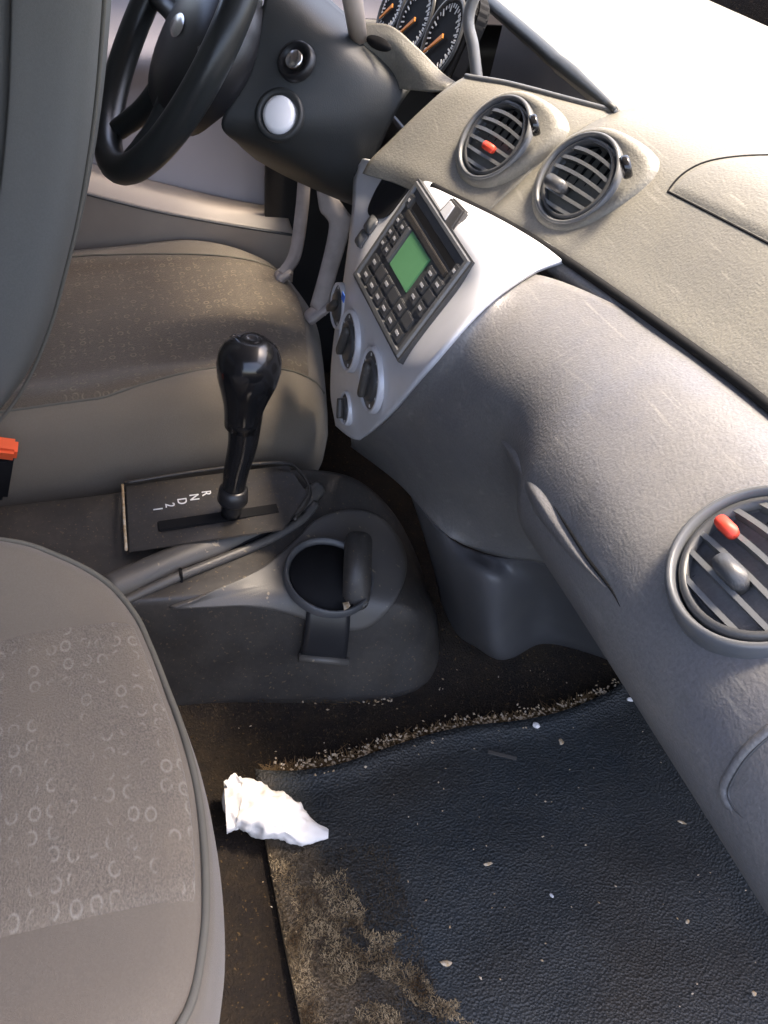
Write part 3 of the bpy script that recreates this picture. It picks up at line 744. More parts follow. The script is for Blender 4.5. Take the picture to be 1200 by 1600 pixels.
# instrument cluster
clq = U(690, 60, 'x', -.30)
n_c = V((.02, -.93, .36)).normalized()
Mc = frame(clq, V((1, .15, 0)), n_c)
ic = obj('instrument_cluster', prism_bm(rrect(.30, .125, .03), -.02, 0, .004, None, Mc @ Matrix.Translation((-.085, .0, 0))), M['void'], dash)
for gx, gr in ((.005, .046), (-.10, .046), (-.195, .036)):
    Mg = Mc @ Matrix.Translation((gx, 0, .001))
    obj('gauge_ring', lathe_bm([(gr, 0), (gr+.002, .003), (gr+.005, .003), (gr+.006, 0)], 40, None, Mg), M['trim'], ic)
    bm = bmesh.new()
    for k in range(48):
        a = radians(-130+260*k/27+90); ln = .010 if k % 3 == 0 else .005
        b2 = box_bm(ln, .0018, .0008, 0, Mg @ Matrix.Rotation(a, 4, 'Z') @ Matrix.Translation((gr-.004-ln/2, 0, .0015)))
        m_ = bpy.data.meshes.new('t'); b2.to_mesh(m_); b2.free(); bm.from_mesh(m_); bpy.data.meshes.remove(m_)
    obj('gauge_marks', bm, M['white'], ic)
    obj('gauge_needle', prism_bm([(-.006, -.003), (gr*.85, -.0012), (gr*.85, .0012), (-.006, .003)], .002, .004, 0, None, Mg @ Matrix.Rotation(radians(218), 4, 'Z')), M['needle'], ic)
sr = [[U(548, 40, 'x', -.31), U(605, 38, 'x', -.29), U(650, 72, 'x', -.26), U(690, 112, 'x', -.225), U(712, 128, 'x', -.205)],
      [U(556, 75, 'x', -.30), U(606, 72, 'x', -.278), U(640, 98, 'x', -.25), U(675, 122, 'x', -.22), U(700, 134, 'x', -.200)],
      [U(560, 130, 'x', -.32), U(600, 135, 'x', -.285), U(632, 140, 'x', -.25), U(668, 142, 'x', -.215), U(696, 142, 'x', -.198)]]
sheet('cluster_surround', sr, M['pad'], dash, 30, 16, .004)
obj('surround_slot', lathe_bm([(0, .003), (.5, .003), (.55, .0)], 24, None, frame(U(592, 68, 'x', -.276), U(618, 82, 'x', -.268)-U(575, 58, 'x', -.285), V((.6, -.6, .5))) @ Matrix.Diagonal((.034, .014, 1, 1))), M['void'], dash)
# bright vertical rib at the right end of the cluster
ra, rb = U(733, 20, 'x', -.22), U(746, 128, 'x', -.19)
obj('cluster_bezel', tube_bm(spline([ra+V((0, .02, .06)), ra, ra.lerp(rb, .5), rb], 20), .007, 10), M['trimlight'], dash)

# airbag cover: a raised panel with a narrow gap round it
cA = pad_xy(1082, 262)
ax0, at0 = cA[2], cA[3]
tlo = pad_xy(1185, 372)[3]
thi = .80
gA = []
for j in range(25):
    row = []
    for i in range(41):
        s, t = i/40, j/24
        x = ax0 + (.70-ax0)*s; tt = tlo-.0 + (thi-tlo)*t
        # rounded, slanting left end
        x = x + (1-s)**6*(.035*abs(2*t-.5)**2)
        p_ = pad_pt(x, tt); e = min(i, 40-i, j, 24-j); row.append(p_+V((0, -.2, 1)).normalized()*(.0022 if e > 0 else -.0012))
    gA.append(row)
o = obj('airbag_cover', grid_bm(gA, V((.3, -.4, 1.5))), M['pad'], dash)
edge = [gA[j][0] for j in range(24, -1, -1)] + [gA[0][i] for i in range(1, 41)]
obj('airbag_gap', tube_bm([p_+V((0, -.0002, .0010)) for p_ in edge], .0013, 6), M['void'], dash)

# dark groove along the seam
obj('seam_groove', tube_bm([p_+V((0, -.006, -.006)) for p_ in seam_f[34:]], .0045, 8), M['void'], dash)

obj('panel_backing', tube_bm([p_+V((0, -.004, -.019)) for p_ in seam_f if .06 < p_.x < .34], .010, 10), M['dash'], dash)
# ---- silver centre panel
rTL, rTR, rBR, rBL = U(655, 290, 'y', .262), U(735, 412, 'y', .258), U(626, 556, 'y', .193), U(560, 430, 'y', .196)
rc = (rTL+rTR+rBR+rBL)/4; rx = ((rTR-rTL)+(rBR-rBL))/2; ry = ((rTL-rBL)+(rTR-rBR))/2; rn = rx.cross(ry).normalized()
if rn.y > 0: rn = -rn
def RP(px, py, h=-.003):
    """on the plane of the radio"""
    d = _f + _r*((px-600)/FPX) - _u*((py-800)/FPX); o = rc+rn*h
    return CAM_POS + d*((o-CAM_POS).dot(rn)/d.dot(rn))
sil = [
 [U(566, 248, 'y', .232), U(640, 266, 'z', .598), U(720, 304, 'z', .602), U(805, 350, 'z', .607), U(893, 400, 'z', .612)],
 [U(553, 275, 'y', .226), RP(628, 275, -.002), RP(690, 325), RP(752, 385, -.002), U(828, 426, 'y', .300)],
 [U(549, 335, 'y', .214), RP(606, 350, -.003), RP(670, 415, -.004), RP(715, 452, -.003), U(752, 478, 'y', .243)],
 [U(536, 440, 'y', .200), RP(558, 435, -.003), RP(600, 500, -.003), RP(634, 556, -.003), U(672, 568, 'y', .199)],
 [U(521, 530, 'y', .192), U(543, 530, 'y', .188), U(565, 560, 'y', .186), U(588, 592, 'y', .186), U(618, 635, 'y', .189)],
 [U(516, 610, 'y', .192), U(530, 620, 'y', .187), U(545, 632, 'y', .185), U(560, 645, 'y', .185), U(583, 670, 'y', .188)],
 [U(524, 665, 'y', .195), U(534, 674, 'y', .190), U(543, 681, 'y', .188), U(552, 686, 'y', .188), U(562, 688, 'y', .191)],
]
sp = sheet('centre_panel', sil, M['silver'], dash, 40, 60, .005)
# ---- grey flank and passenger lower panel: sections from the silver edge / seam down to the lower lip
def shift(p_, d): return p_+d
IN = V((-.004, .006, -.004))
FL = [
 [U(548, 684, 'y', .195), U(549, 690, 'y', .197), U(549, 694, 'y', .205), U(548, 698, 'y', .22)],
 [sil[5][4]+IN, U(605, 690, 'y', .205), U(618, 722, 'y', .222), U(622, 755, 'y', .235)],
 [sil[4][4]+IN, U(650, 672, 'y', .208), U(676, 745, 'y', .226), U(690, 828, 'y', .245)],
 [sil[3][4]+IN, U(705, 640, 'y', .213), U(728, 735, 'y', .236), U(758, 864, 'y', .285)],
 [sil[2][4]+IN, U(770, 590, 'y', .222), U(782, 690, 'y', .240), U(800, 780, 'y', .275), U(862, 882, 'y', .318)],
]
def lp(x):
    s_ = at_x(seam_f, x)
    return [V((x, s_.y-.006, s_.z-.010)), V((x, s_.y-.045, s_.z-.020)), V((x, s_.y-.088, s_.z-.044)), V((x, .240, s_.z-.080)), V((x, .222, s_.z-.126)), V((x, .232, s_.z-.170)), V((x, .270, s_.z-.206)), V((x, .304, s_.z-.220))]
a6 = lp(.27); a6[6] = U(925, 855, 'y', .268); a6[7] = U(948, 920, 'y', .318)
F4 = spline(FL[4], 8); a5 = [F4[k].lerp(a6[k], .52) for k in range(8)]; a5[0] = sil[1][4]+IN
LP = [spline(r_, 8) for r_ in FL] + [a5, a6] + [lp(x) for x in (.36, .44, .52, .60, .68, .77)]
import numpy as np
gp_ = np.array([[tuple(p_) for p_ in r_] for r_ in loft_pts(LP, 70, 130)])
nr_ = len(LP)-1; wts = np.zeros((130, 70))
for j in range(130):
    q_ = j/129*nr_; wts[j, :] = max(0, min(1, (q_-1.0)/1.2))*max(0, min(1, (6.9-q_)/.9))
wts[:, 0] = 0; wts[:, -1] = 0; wts[0] = 0; wts[-1] = 0
for _ in range(420):
    av = gp_.copy(); av[1:-1, 1:-1] = (gp_[:-2, 1:-1]+gp_[2:, 1:-1]+gp_[1:-1, :-2]+gp_[1:-1, 2:])/4
    gp_ += (av-gp_)*wts[:, :, None]*.8
lpn = obj('lower_panel', grid_bm([[V(p_) for p_ in r_] for r_ in gp_]), M['dash'], dash)
md = lpn.modifiers.new('solid', 'SOLIDIFY'); md.thickness = .005; md.offset = -1
TP = bvh_of(lpn)
# bevelled blade standing proud of the hollow
o_ = [(786, 688), (812, 716), (845, 762), (880, 818), (915, 872), (950, 918)]; i_ = [(787, 690), (800, 735), (824, 786), (858, 838), (898, 880), (944, 917)]
BL = [[hit(TP, a, b_, -.002) for a, b_ in o_], [hit(TP, a*.75+c*.25, b_*.75+d_*.25, .0040*sin(pi*(.16+.15*k))) for k, ((a, b_), (c, d_)) in enumerate(zip(o_, i_))], [hit(TP, a*.4+c*.6, b_*.4+d_*.6, .0030*sin(pi*(.16+.15*k))) for k, ((a, b_), (c, d_)) in enumerate(zip(o_, i_))], [hit(TP, a, b_, -.002) for a, b_ in i_]]
sheet('lip_blade', BL, M['dash'], dash, 30, 14, 0)
obj('lip_shadow_line', tube_bm(spline([hit(TP, a+3, b_, .0) for a, b_ in ((862, 790), (880, 818), (915, 872), (950, 918), (966, 948))], 30), [.0002+.0013*sin(pi*i/29) for i in range(30)], 8), M['void'], dash)  # thin dark tube drawn in for the shadow along the lip's edge
# ---- lower trim below the stack, dark duct bulges
LT = [
 [U(640, 770, 'y', .24), U(690, 832, 'y', .250), U(760, 866, 'y', .29), U(870, 884, 'y', .325), U(945, 920, 'y', .345), U(1010, 1010, 'y', .39)],
 [U(660, 830, 'y', .26), U(705, 880, 'y', .258), U(775, 905, 'y', .285), U(862, 925, 'y', .38), U(940, 960, 'y', .40), U(1012, 1030, 'y', .43)],
 [U(680, 900, 'y', .30), U(718, 940, 'y', .285), U(775, 965, 'y', .30), U(850, 965, 'y', .41), U(930, 995, 'y', .45), U(1015, 1050, 'y', .48)],
 [U(695, 975, 'y', .33), U(735, 1002, 'y', .32), U(782, 1026, 'y', .34), U(845, 1005, 'y', .44), U(925, 1020, 'y', .50), U(1020, 1060, 'y', .52)],
 [U(700, 990, 'y', .36), U(745, 1010, 'y', .37), U(790, 1030, 'y', .40), U(850, 1012, 'y', .50), U(930, 1026, 'y', .55), U(1030, 1066, 'y', .57)],
]
sheet('lower_trim', LT, M['wing'], dash, 60, 44, .004)
# ---- glovebox end at the door side: a raised rim, then the gap of the lid
gq = [(1230, 1128), (1200, 1148), (1165, 1180), (1140, 1218), (1133, 1240), (1142, 1262), (1160, 1282), (1172, 1320), (1190, 1372)]
gq += [(1205, 1420)]
obj('glovebox_rim', tube_bm(spline([hit(TP, a-4, b_-3, -.0022) for a, b_ in gq[:-3]], 50), [.0042*min(1, (49-i)/10+.05) for i in range(50)], 10), M['dash'], dash)
obj('glovebox_gap', tube_bm(spline([hit(TP, a+5, b_+1, -.0002) for a, b_ in gq[:-3]], 50), [.0011*min(1, (49-i)/10+.05) for i in range(50)], 8), M['trim'], dash)

# ---- air vents
def vent(parent, c, n, upv, R_, tab, roll=0, nsl=7, red=(.008, -.012)):
    Mv = frame(c, upv.cross(n)*-1 if False else n.cross(upv)*-1, n) @ Matrix.Rotation(roll, 4, 'Z')
    v = obj('air_vent', lathe_bm([(R_*.98, -.016), (R_*.99, -.002), (R_*1.02, .0030), (R_*1.06, .0045), (R_*1.11, .002), (R_*1.14, -.006), (R_*1.15, -.02)], 56), M['trimlight'], parent)
    v.matrix_world = Mv
    obj('barrel', lathe_bm([(R_*1.0, -.004), (R_*.99, -.035), (R_*.9, -.045), (0, -.045)], 40), M['void'], v)
    obj('grille_ring', lathe_bm([(R_*.84, -.004), (R_*.88, .0025), (R_*.95, .001), (R_*.985, -.008), (R_*.9, -.012)], 48), M['trim'], v)
    # louvres: bowed strips
    for k in range(nsl):
        y0 = R_*(-.70+1.40*k/(nsl-1)); half = sqrt(max(0, (R_*.90)**2-y0*y0)); g_ = []
        for j, (dy, dz) in enumerate(((-.0019, .0), (.0017, .0), (.0019, -.014), (-.0008, -.014), (-.0019, .0))):
            row = []
            for i in range(17):
                x = -half+2*half*i/16; bow = .010*(1-(x/R_)**2)*(y0/R_+.35); row.append(V((x, y0+dy+bow*.8, dz+.006*(1-(x*x+y0*y0)/(R_*R_))-.001)))
            g_.append(row)
        bm = bmesh.new(); vs = [[bm.verts.new(q) for q in r_] for r_ in g_[:4]]
        for j in range(4):
            for i in range(16): bm.faces.new((vs[j][i], vs[j][i+1], vs[(j+1) % 4][i+1], vs[(j+1) % 4][i]))
        bmesh.ops.recalc_face_normals(bm, faces=bm.faces[:]); obj('louvre', smooth_obj_bm(bm), M['trimlight'], v)
    for k in range(5):
        x0 = R_*(-.6+1.2*k/4); half = sqrt((R_*.88)**2-x0*x0)
        obj('fin', box_bm(.0016, 2*half, .016, .0004, Matrix.Translation((x0, 0, -.019)) @ Matrix.Rotation(.35, 4, 'Y')), M['void'], v)
    # thumb tab
    if tab != 'red' or R_ > .05: obj('thumb_tab', smooth(prism_bm(rrect(.026, .013, .006), -.004, .011, .003, None, Matrix.Translation((-.004 if R_ > .05 else -.012, -R_*.35, .003)))), M['trim'] if tab != 'knob' else M['trimlight'], v)
    if tab == 'red':
        obj('red_marker', smooth(prism_bm(rrect(.019, .009, .0044), -.002, .0035, .0012, None, Matrix.Translation((red[0], red[1], .006)))), M['red'], v)
    return v
def smooth_obj_bm(bm): return bm
PR = pad_xy(912, 288); PD = pad_xy(783, 224)
nb = V((.22, -.80, .56)).normalized()
def pod(c, n, R_, long_, name='vent_pod'):
    """smooth fairing round a vent that runs on into the pad"""
    Mp = frame(c, V((.75, .55, .42)), n)
    rows = []
    for s, z in ((1.34, -.012), (1.30, -.002), (1.22, .004), (1.10, .006), (1.02, .002)):
        row = []
        for k in range(57):
            a = 2*pi*k/56; st = 1+long_*max(0, cos(a))**3*(1 if s > 1.05 else .2)
            row.append(Mp @ V((R_*s*cos(a)*st, R_*s*sin(a), z - .010*max(0, cos(a))**2*(st-1)*2)))
        rows.append(row)
    return obj(name, grid_bm(rows, c+n), M['pad'], dash)
for c, tb in ((PR[1], ''), (PD[1], 'red')):
    cc = c + nb*.012
    v = vent(dash, cc, nb, V((-.1, .45, .9)), .044, tb, radians(0))
    pod(cc-nb*.004, nb, .044, .38)
    # roller wheel beside the vent
    obj('vent_roller', lathe_bm([(0, -.004), (.010, -.004), (.011, -.002), (.011, .002), (.010, .004), (0, .004)], 24, None, frame(cc+V((.052, .02, .030)), nb, V((.2, .7, .3)))), M['gloss'], v).matrix_parent_inverse = v.matrix_world.inverted()
vr = hit(TP, 1196, 893)
nr = (hit_n(TP, 1190, 880)*.7+V((.22, -.45, .6))*.3).normalized()
vent(dash, vr+nr*.008, nr, V((-.1, .75, .6)), .055, 'red', radians(0), 7, (-.034, .000))

# ---- radio
def rq(u_, v_, h=0):
    a = rBL.lerp(rBR, u_); b_ = rTL.lerp(rTR, u_); return a.lerp(b_, v_)+rn*h
bm = bmesh.new()
def ring_of(m_, h): return [bm.verts.new(rq(u_, v_, h)) for u_, v_ in ((-m_, -m_), (.5, -m_*1.3), (1+m_, -m_), (1+m_, .5), (1+m_, 1+m_), (.5, 1+m_), (-m_, 1+m_), (-m_, .5))]
rg = [ring_of(.02, -.012), ring_of(.02, .003), ring_of(.012, .0055), ring_of(-.018, .0055), ring_of(-.03, .002), ring_of(-.03, -.01)]
for a, b_ in zip(rg, rg[1:]):
    for k in range(8): bm.faces.new((a[k], a[(k+1) % 8], b_[(k+1) % 8], b_[k]))
bmesh.ops.recalc_face_normals(bm, faces=bm.faces[:])
radio = obj('radio', bm, M['trimlight'], dash, 'car radio with square green display')
def rpatch(name, u0, v0, u1, v1, h0, h1, m_, par, bev=.0008):
    bm = bmesh.new(); lo = [bm.verts.new(rq(u_, v_, h0)) for u_, v_ in ((u0, v0), (u1, v0), (u1, v1), (u0, v1))]; hi = [bm.verts.new(rq(u_, v_, h1)) for u_, v_ in ((u0, v0), (u1, v0), (u1, v1), (u0, v1))]
    bm.faces.new(lo[::-1]); bm.faces.new(hi)
    for k in range(4): bm.faces.new((lo[k], lo[(k+1) % 4], hi[(k+1) % 4], hi[k]))
    bmesh.ops.recalc_face_normals(bm, faces=bm.faces[:])
    if bev: bmesh.ops.bevel(bm, geom=bm.edges[:], offset=bev, segments=2, affect='EDGES')
    return obj(name, bm, m_, par)
rpatch('radio_face', -.04, -.04, 1.04, 1.04, -.01, .003, M['trim'], radio, 0)
rpatch('disc_slot', .12, .83, .92, .90, .002, .0036, M['void'], radio, 0)
rpatch('slot_cover', .10, .74, .90, .80, .002, .0055, M['console'], radio)
rpatch('display', .30, .36, .66, .72, .002, .0042, M['display'], radio, .0004)
rpatch('display_frame', .24, .36, .29, .72, .002, .0065, M['trimlight'], radio)
def rbtn(u0, v0, u1, v1, mark=True):
    rpatch('radio_button', u0, v0, u1, v1, .002, .0058, M['trim'], radio)
    if mark: rpatch('button_mark', u0+(u1-u0)*.3, v0+(v1-v0)*.38, u0+(u1-u0)*.72, v0+(v1-v0)*.62, .0056, .0063, M['grey_print'], radio, 0)
for k in range(6): rbtn(.08+.145*k, .045, .205+.145*k, .155)
for k in range(6): rbtn(.08+.145*k, .185, .205+.145*k, .300, k % 2 == 0)
for k in range(3): rbtn(.72, .36+.125*k, .83, .465+.125*k); rbtn(.855, .36+.125*k, .96, .465+.125*k, k != 1)
for k in range(3): rbtn(.045, .36+.125*k, .125, .465+.125*k); rbtn(.14, .36+.125*k, .225, .465+.125*k, True)
rbtn(.93, .80, .99, .92); rbtn(.03, .80, .09, .92)

# ---- climate controls
stack_n = V((.0, -1, .10)).normalized()
def dial(px, py, R_, ang, nm='climate_dial', marks=7, y=.183):
    c = U(px, py, 'y', y); Md = frame(c, V((1, 0, 0)), stack_n)
    d = obj(nm, lathe_bm([(R_*1.16, -.004), (R_*1.14, .003), (R_*1.06, .004), (R_*1.0, .001), (R_*1.0, -.003)], 40), M['silver'], dash); d.matrix_world = Md
    obj('dial_face', lathe_bm([(0, .001), (R_*1.02, .001)], 40), M['trim'], d)
    obj('dial_skirt', lathe_bm([(0, .005), (R_*.66, .005), (R_*.72, .004), (R_*.76, .001)], 36), M['trim'], d)
    obj('dial_grip', smooth(prism_bm(rrect(R_*1.35, R_*.34, R_*.15), (.004), .012, .002, None, Matrix.Rotation(ang, 4, 'Z'))), M['dish'], d)
    for k in range(marks):
        a = radians(-40+260*k/(marks-1)-20); obj('dial_mark', box_bm(.0035, .0022, .0006, 0, Matrix.Rotation(a, 4, 'Z') @ Matrix.Translation((R_*.88, 0, .0016))), M['white'], d)
    return d
dial(546, 533, .033, 1.2); dial(580, 594, .033, 1.5); dial(541, 638, .019, 2.0, 'air_button_dial', 2)
d = dial(529, 478, .026, .7, marks=4, y=.192)
bq = U(541, 464, 'y', .186); obj('cold_mark', box_bm(.012, .010, .001, .0003, frame(bq+V((0, -.004, 0)), V((1, 0, 0)), stack_n)), M['blue'], dash)
# hazard switch beside the radio and the switch pocket above it
hz = U(712, 338, 'y', .272); Mz = frame(hz+rn*.004, rx, rn)
sw = obj('hazard_switch', prism_bm([(-.022, -.012), (.026, -.014), (.022, .014), (-.018, .012)], -.004, .005, .002, None, Mz), M['dish'], dash)
obj('switch_mark', prism_bm([(-.016, -.008), (.004, -.009), (.002, .008), (-.013, .008)], .004, .0062, .0005, None, Mz), M['glare_mark'], sw)
TS = bvh_of(sp)
pkp = [(602, 274), (622, 266), (640, 274), (645, 286), (628, 312), (606, 338), (586, 342), (576, 330), (586, 302)]
pkp = [p_ for p_ in spline([V((*q, 0)) for q in pkp+pkp[:1]], 40)][:-1]
bm = bmesh.new(); r1_ = [bm.verts.new(hit(TS, p_.x, p_.y, -.002)) for p_ in pkp]; r2_ = [bm.verts.new(hit(TS, p_.x, p_.y, .0016)) for p_ in pkp]; cc_ = V((610, 303, 0)); r3_ = [bm.verts.new(hit(TS, *(p_.lerp(cc_, .16)).xy, .0010)) for p_ in pkp]
for a, b_ in ((r1_, r2_), (r2_, r3_)):
    for k in range(len(a)): bm.faces.new((a[k], a[(k+1) % len(a)], b_[(k+1) % len(a)], b_[k]))
bm.faces.new(r3_); bmesh.ops.recalc_face_normals(bm, faces=bm.faces[:])
pk = obj('switch_pocket', bm, M['black'], dash)
for k in range(2):
    q = U(582-14*k, 345+22*k, 'y', .212); obj('silver_switch', smooth(prism_bm(rrect(.022, .020, .005), -.004, .003, .001, None, frame(hit(TS, 582-14*k, 352+22*k, .002), rx, rn))), M['trimlight'], dash)

# ------------------------------------------------------------------ steering column and wheel
colt = thing('steering_column', 'charcoal steering column shroud with round cap painted white with its glare', 'steering column')
CS = [
 [U(470, -40, 'x', -.40), U(540, 20, 'x', -.36), U(600, 70, 'x', -.32), U(650, 120, 'x', -.30)],
 [U(420, -20, 'x', -.33), U(500, 45, 'x', -.29), U(560, 90, 'x', -.27), U(645, 135, 'x', -.265)],
 [U(390, 110, 'x', -.295), U(470, 140, 'x', -.265), U(550, 160, 'x', -.25), U(622, 170, 'x', -.25)],
 [U(346, 190, 'x', -.285), U(430, 205, 'x', -.262), U(520, 225, 'x', -.25), U(592, 235, 'x', -.25)],
 [U(372, 225, 'x', -.31), U(440, 255, 'x', -.29), U(500, 285, 'x', -.275), U(562, 312, 'x', -.27)],
 [U(400, 250, 'x', -.40), U(445, 275, 'x', -.39), U(500, 300, 'x', -.38), U(560, 325, 'x', -.37)],
]
sheet('shroud', CS, M['column'], colt, 40, 40, .004)
cq = U(437, 180, 'x', -.258); cn = V((.72, -.42, .52)).normalized(); Mw = frame(cq, V((.2, .8, 0)), cn)
obj('cap_bezel', lathe_bm([(.030, -.004), (.030, .004), (.026, .006), (.0225, .003), (.022, -.002)], 40, None, Mw, 1, 1.05), M['column'], colt)
obj('glare_cap', lathe_bm([(0, .0075), (.015, .0072), (.0195, .005), (.021, -.004)], 40, None, Mw, 1, 1.12), M['glare_mark'], colt)  # white colour stands for the reflection on a glossy cap
iq = U(463, 96, 'x', -.268); ncol = V((.55, -.62, .55)).normalized(); Mi = frame(iq, V((1, .6, 0)), ncol)
obj('lock_bezel', lathe_bm([(.024, -.004), (.023, .005), (.018, .007), (.016, .001), (.0, -.002)], 32, None, Mi), M['black'], colt)
obj('lock_barrel', lathe_bm([(.012, -.002), (.012, .006), (.010, .008), (0, .008)], 24, None, Mi), M['chrome'], colt)
# stalk behind the wheel
sa, sb = U(560, 60, 'x', -.30), U(545, -40, 'x', -.26)
obj('stalk', tube_bm([sa, sa.lerp(sb, .5), sb], [.011, .012, .013], 12), M['doortan'], colt)

whl = thing('steering_wheel', 'black steering wheel seen almost edge on behind the driver seat', 'steering wheel')
t_, yw = radians(30), radians(5)
RZ = Matrix.Rotation(yw, 3, 'Z'); wu = RZ @ V((0, sin(t_), cos(t_))); wr = RZ @ V((1, 0, 0)); wn = wr.cross(wu)*-1
wn = wr.cross(wu); wn = wn if wn.y < 0 else -wn
wc = V((-.37, .022, .697)); WR = .185
obj('rim', tube_bm([wc+wr*(WR*cos(2*pi*k/96))+wu*(WR*sin(2*pi*k/96)) for k in range(96)], .0190, 16, None, True), M['wheel'], whl)
Mwh = frame(wc, wr, wn)
hub = obj('hub', smooth(lathe_bm([(0, .012), (.04, .010), (.066, .002), (.078, -.014), (.080, -.05), (.05, -.075)], 40, None, Mwh @ Matrix.Translation((0, -.01, -.012)), 1.42, 1.25)), M['black'], whl)
for a in (0, 180, 250, 290):
    d_ = wr*cos(radians(a))+wu*sin(radians(a)); p0 = wc+d_*.06-wn*.03; p1 = wc+d_*.178-wn*.004
    obj('spoke', tube_bm(spline([p0, p0.lerp(p1, .5)-wn*.006, p1], 12), [.022, .021, .020, .019, .018, .017, .016, .015, .015, .014, .014, .013], 12), M['wheel'], whl)
obj('emblem', lathe_bm([(0, .003), (.014, .0025), (.018, 0)], 32, None, Mwh @ Matrix.Translation((.0, .0, .0)), 1.5, .8), M['chrome'], hub)

# ------------------------------------------------------------------ driver's door, pedals
door = thing('driver_door', 'pale grey driver door panel with tan sill beyond the steering wheel', 'car door')
DR = []
for z in (.0, .10, .22, .30, .34, .40, .50, .56, .60, .66, .76):
    bul = .05*math.exp(-((z-.18)/.12)**2) + .045*math.exp(-((z-.56)/.045)**2)
    DR.append([V((-.775+bul*(1 if -.7 < y < .55 else .4)+.01*noise.noise(V((y*3, z*3, 0))), y, z)) for y in (-.9, -.6, -.3, 0, .2, .4, .6, .75)])
sheet('door_panel', DR, M['door'], door, 50, 50, .02, toward=V((2, 0, .6)))
pk1 = [U(60, 250, 'x', -.70), U(120, 268, 'x', -.70), U(200, 292, 'x', -.70), U(280, 312, 'x', -.70), U(340, 326, 'x', -.70), U(400, 338, 'x', -.695), U(450, 345, 'x', -.69)]
pk2 = [U(60, 285, 'x', -.69), U(120, 300, 'x', -.69), U(220, 325, 'x', -.69), U(330, 345, 'x', -.69), U(460, 366, 'x', -.685)]
a_, b2_ = spline(pk1, 7), spline(pk2, 7)
sheet('door_pocket', [[p_+V((-.05, 0, .004)) for p_ in a_], [p_+V((-.005, 0, .006)) for p_ in a_], [p_.lerp(q_, .45)+V((.018, 0, 0)) for p_, q_ in zip(a_, b2_)], [q_+V((.016, 0, 0)) for q_ in b2_], [q_+V((.002, 0, -.06)) for q_ in b2_], [q_+V((-.02, 0, -.16)) for q_ in b2_]], M['doortan'], door, 40, 30, .004, toward=V((2, 0, 1)))
obj('pocket_seam', tube_bm(spline([p_.lerp(q_, .72)+V((.0215, 0, 0)) for p_, q_ in zip(a_, b2_)], 40), .0025, 8), M['trim'], door)

def pedal(name, label, L_, R__, x_, padq, sz):
    t = thing(name, label, 'pedal')
    sheet('arm', [spline([U(a, b_, 'x', x_) for a, b_ in L_], 9), spline([U((a+c)/2, (b_+d_)/2, 'x', x_+.006) for (a, b_), (c, d_) in zip(L_, R__)], 9), spline([U(a, b_, 'x', x_) for a, b_ in R__], 9)], M['pedal'], t, 30, 8, .008)
    obj('pad', smooth(prism_bm(rrect(sz[0], sz[1], .008), -.006, .006, .003, None, frame(U(*padq, 'x', x_-.005), V((1, 0, 0)), V((0, -.6, .75))))), M['pedal'], t)
pedal('brake_pedal', 'pale steel brake pedal arm hanging left of the centre panel', [(492, 278), (500, 330), (514, 352), (500, 420), (484, 478)], [(520, 300), (545, 333), (549, 352), (526, 430), (509, 494)], -.40, (497, 486), (.03, .045))
pedal('bracket_arm', 'narrow pinkish grey bracket arm in the shade under the steering column', [(466, 268), (461, 330), (451, 395), (433, 424)], [(486, 274), (482, 330), (471, 400), (452, 432)], -.52, (443, 428), (.03, .03))
kp = [[V((x, y, z)) for x in (-.74, -.5, -.33, -.20)] for y, z in ((.30, .60), (.36, .50), (.42, .38), (.56, .36))]
sheet('knee_panel', kp, M['black'], dash, 16, 16, .004)
kk = [[V((-.69+.02*(y > .5), y, z)) for y in (.19, .35, .6, .85)] for z in (0, .2, .45, .64)]
sheet('kick_panel', kk, M['black'], dash, 12, 12, .01, toward=V((1, 0, .5)))
fwz = [[V((x, y, z)) for x in (-.76, 0, .78)] for y, z in ((.84, .15), (.90, .4), (.95, .74))]
obj('firewall', grid_bm(loft_pts(fwz, 10, 10)), M['carpet'], kind='structure')

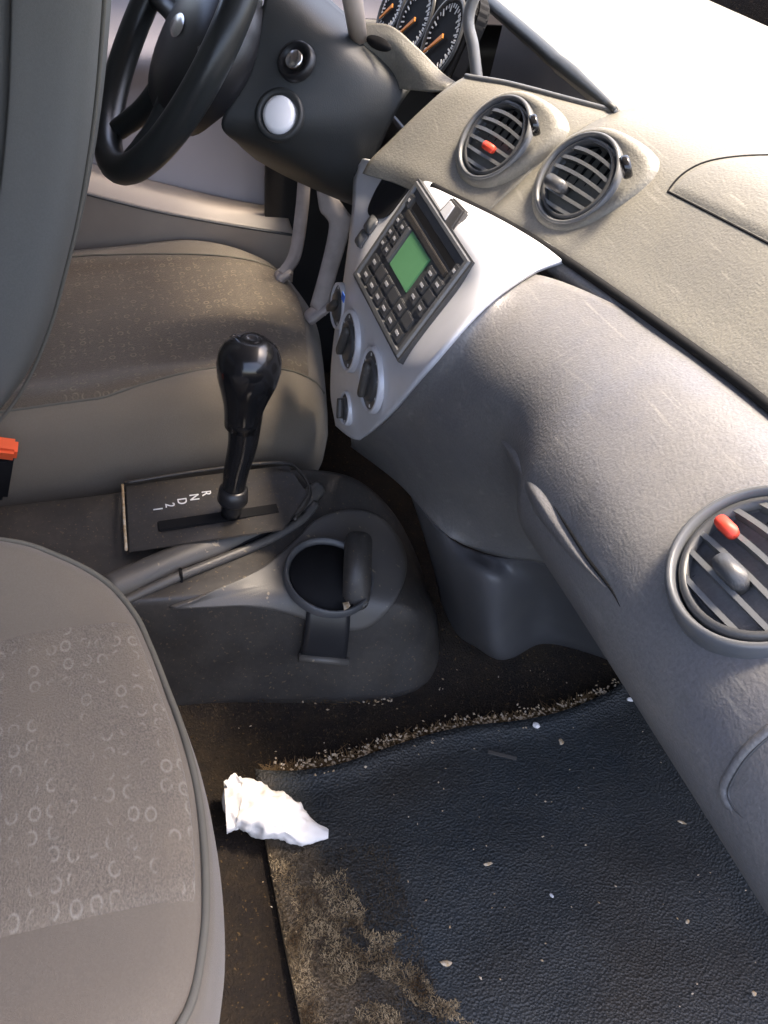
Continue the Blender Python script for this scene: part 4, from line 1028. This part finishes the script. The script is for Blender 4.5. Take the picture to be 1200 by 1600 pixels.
# ------------------------------------------------------------------ windscreen and bodyshell round the cabin
ws = thing('windscreen', 'windscreen glass with black lower border at the top right corner', 'windscreen')
W0 = [V((x, .955-.10*(x/.75)**2, .765-.01*(x/.75)**2)) for x in [-.75+1.5*i/20 for i in range(21)]]
W1 = [V((x*.92, .50-.06*(x/.75)**2, 1.19)) for x in [-.75+1.5*i/20 for i in range(21)]]
gl_ = [[a.lerp(b_, t) for a, b_ in zip(W0, W1)] for t in [.0+1.0*j/10 for j in range(11)]]
obj('glass_pane', grid_bm(gl_, V((0, 0, .9))), M['glass'], ws)
fr_ = [[a.lerp(b_, t)+V((0, -.004, -.003)) for a, b_ in zip(W0, W1)] for t in (-.02, .0, .03, .05)]
o = obj('black_border', grid_bm(fr_, V((0, 0, .9))), M['gloss'], ws); md = o.modifiers.new('s', 'SOLIDIFY'); md.thickness = .003
shell = thing('car_body', 'unseen roof, pillars and closed rear of the car, shaped to shade the cabin', 'car body')
rf = [[V((x, y, 1.21+.03*(1-(x/.80)**2))) for x in [-.80+1.60*i/12 for i in range(13)]] for y in (-1.5, -1.0, -.5, 0, .47)]
o = obj('roof', grid_bm(rf, V((0, 0, 0))), M['door'], shell); md = o.modifiers.new('s', 'SOLIDIFY'); md.thickness = .03; md.offset = -1  # unseen roof, drawn out forwards and sideways to keep sun off the seats
for s in (-1, 1):
    obj('pillar', tube_bm([V((s*.74, .86, .76)), V((s*.70, .42, 1.21))], .03, 10), M['door'], shell)
    obj('pillar', tube_bm([V((s*.74, -.45, .60)), V((s*.70, -.50, 1.21))], .05, 10), M['door'], shell)
for s in (-1, 1):
    rs_ = [[V((s*(.75-.10*max(0, z-.7)/.5), y, z)) for y in (-1.5, -1.0, -.46)] for z in (0, .4, .8, 1.22)]
    sheet('rear_side_blocker', rs_, M['door'], shell, 8, 8, .02, toward=V((0, -.8, .6)))  # unseen windowless sides, added to cut the light from behind
rb_ = [[V((x, -1.5, z)) for x in (-.75, 0, .75)] for z in (0, .6, 1.22)]
sheet('rear_wall_blocker', rb_, M['door'], shell, 6, 6, .02, toward=V((0, 0, .6)))  # unseen, closes the rear against the sky for more contrast
bw = [[V((x, -1.3-.1*z, z)) for x in (-.74, 0, .74)] for z in (0, .4, .8)]
obj('rear_seat', grid_bm(loft_pts(bw, 10, 10)), M['bolster'], None, 'grey rear bench seat behind the front seats', 'car seat')
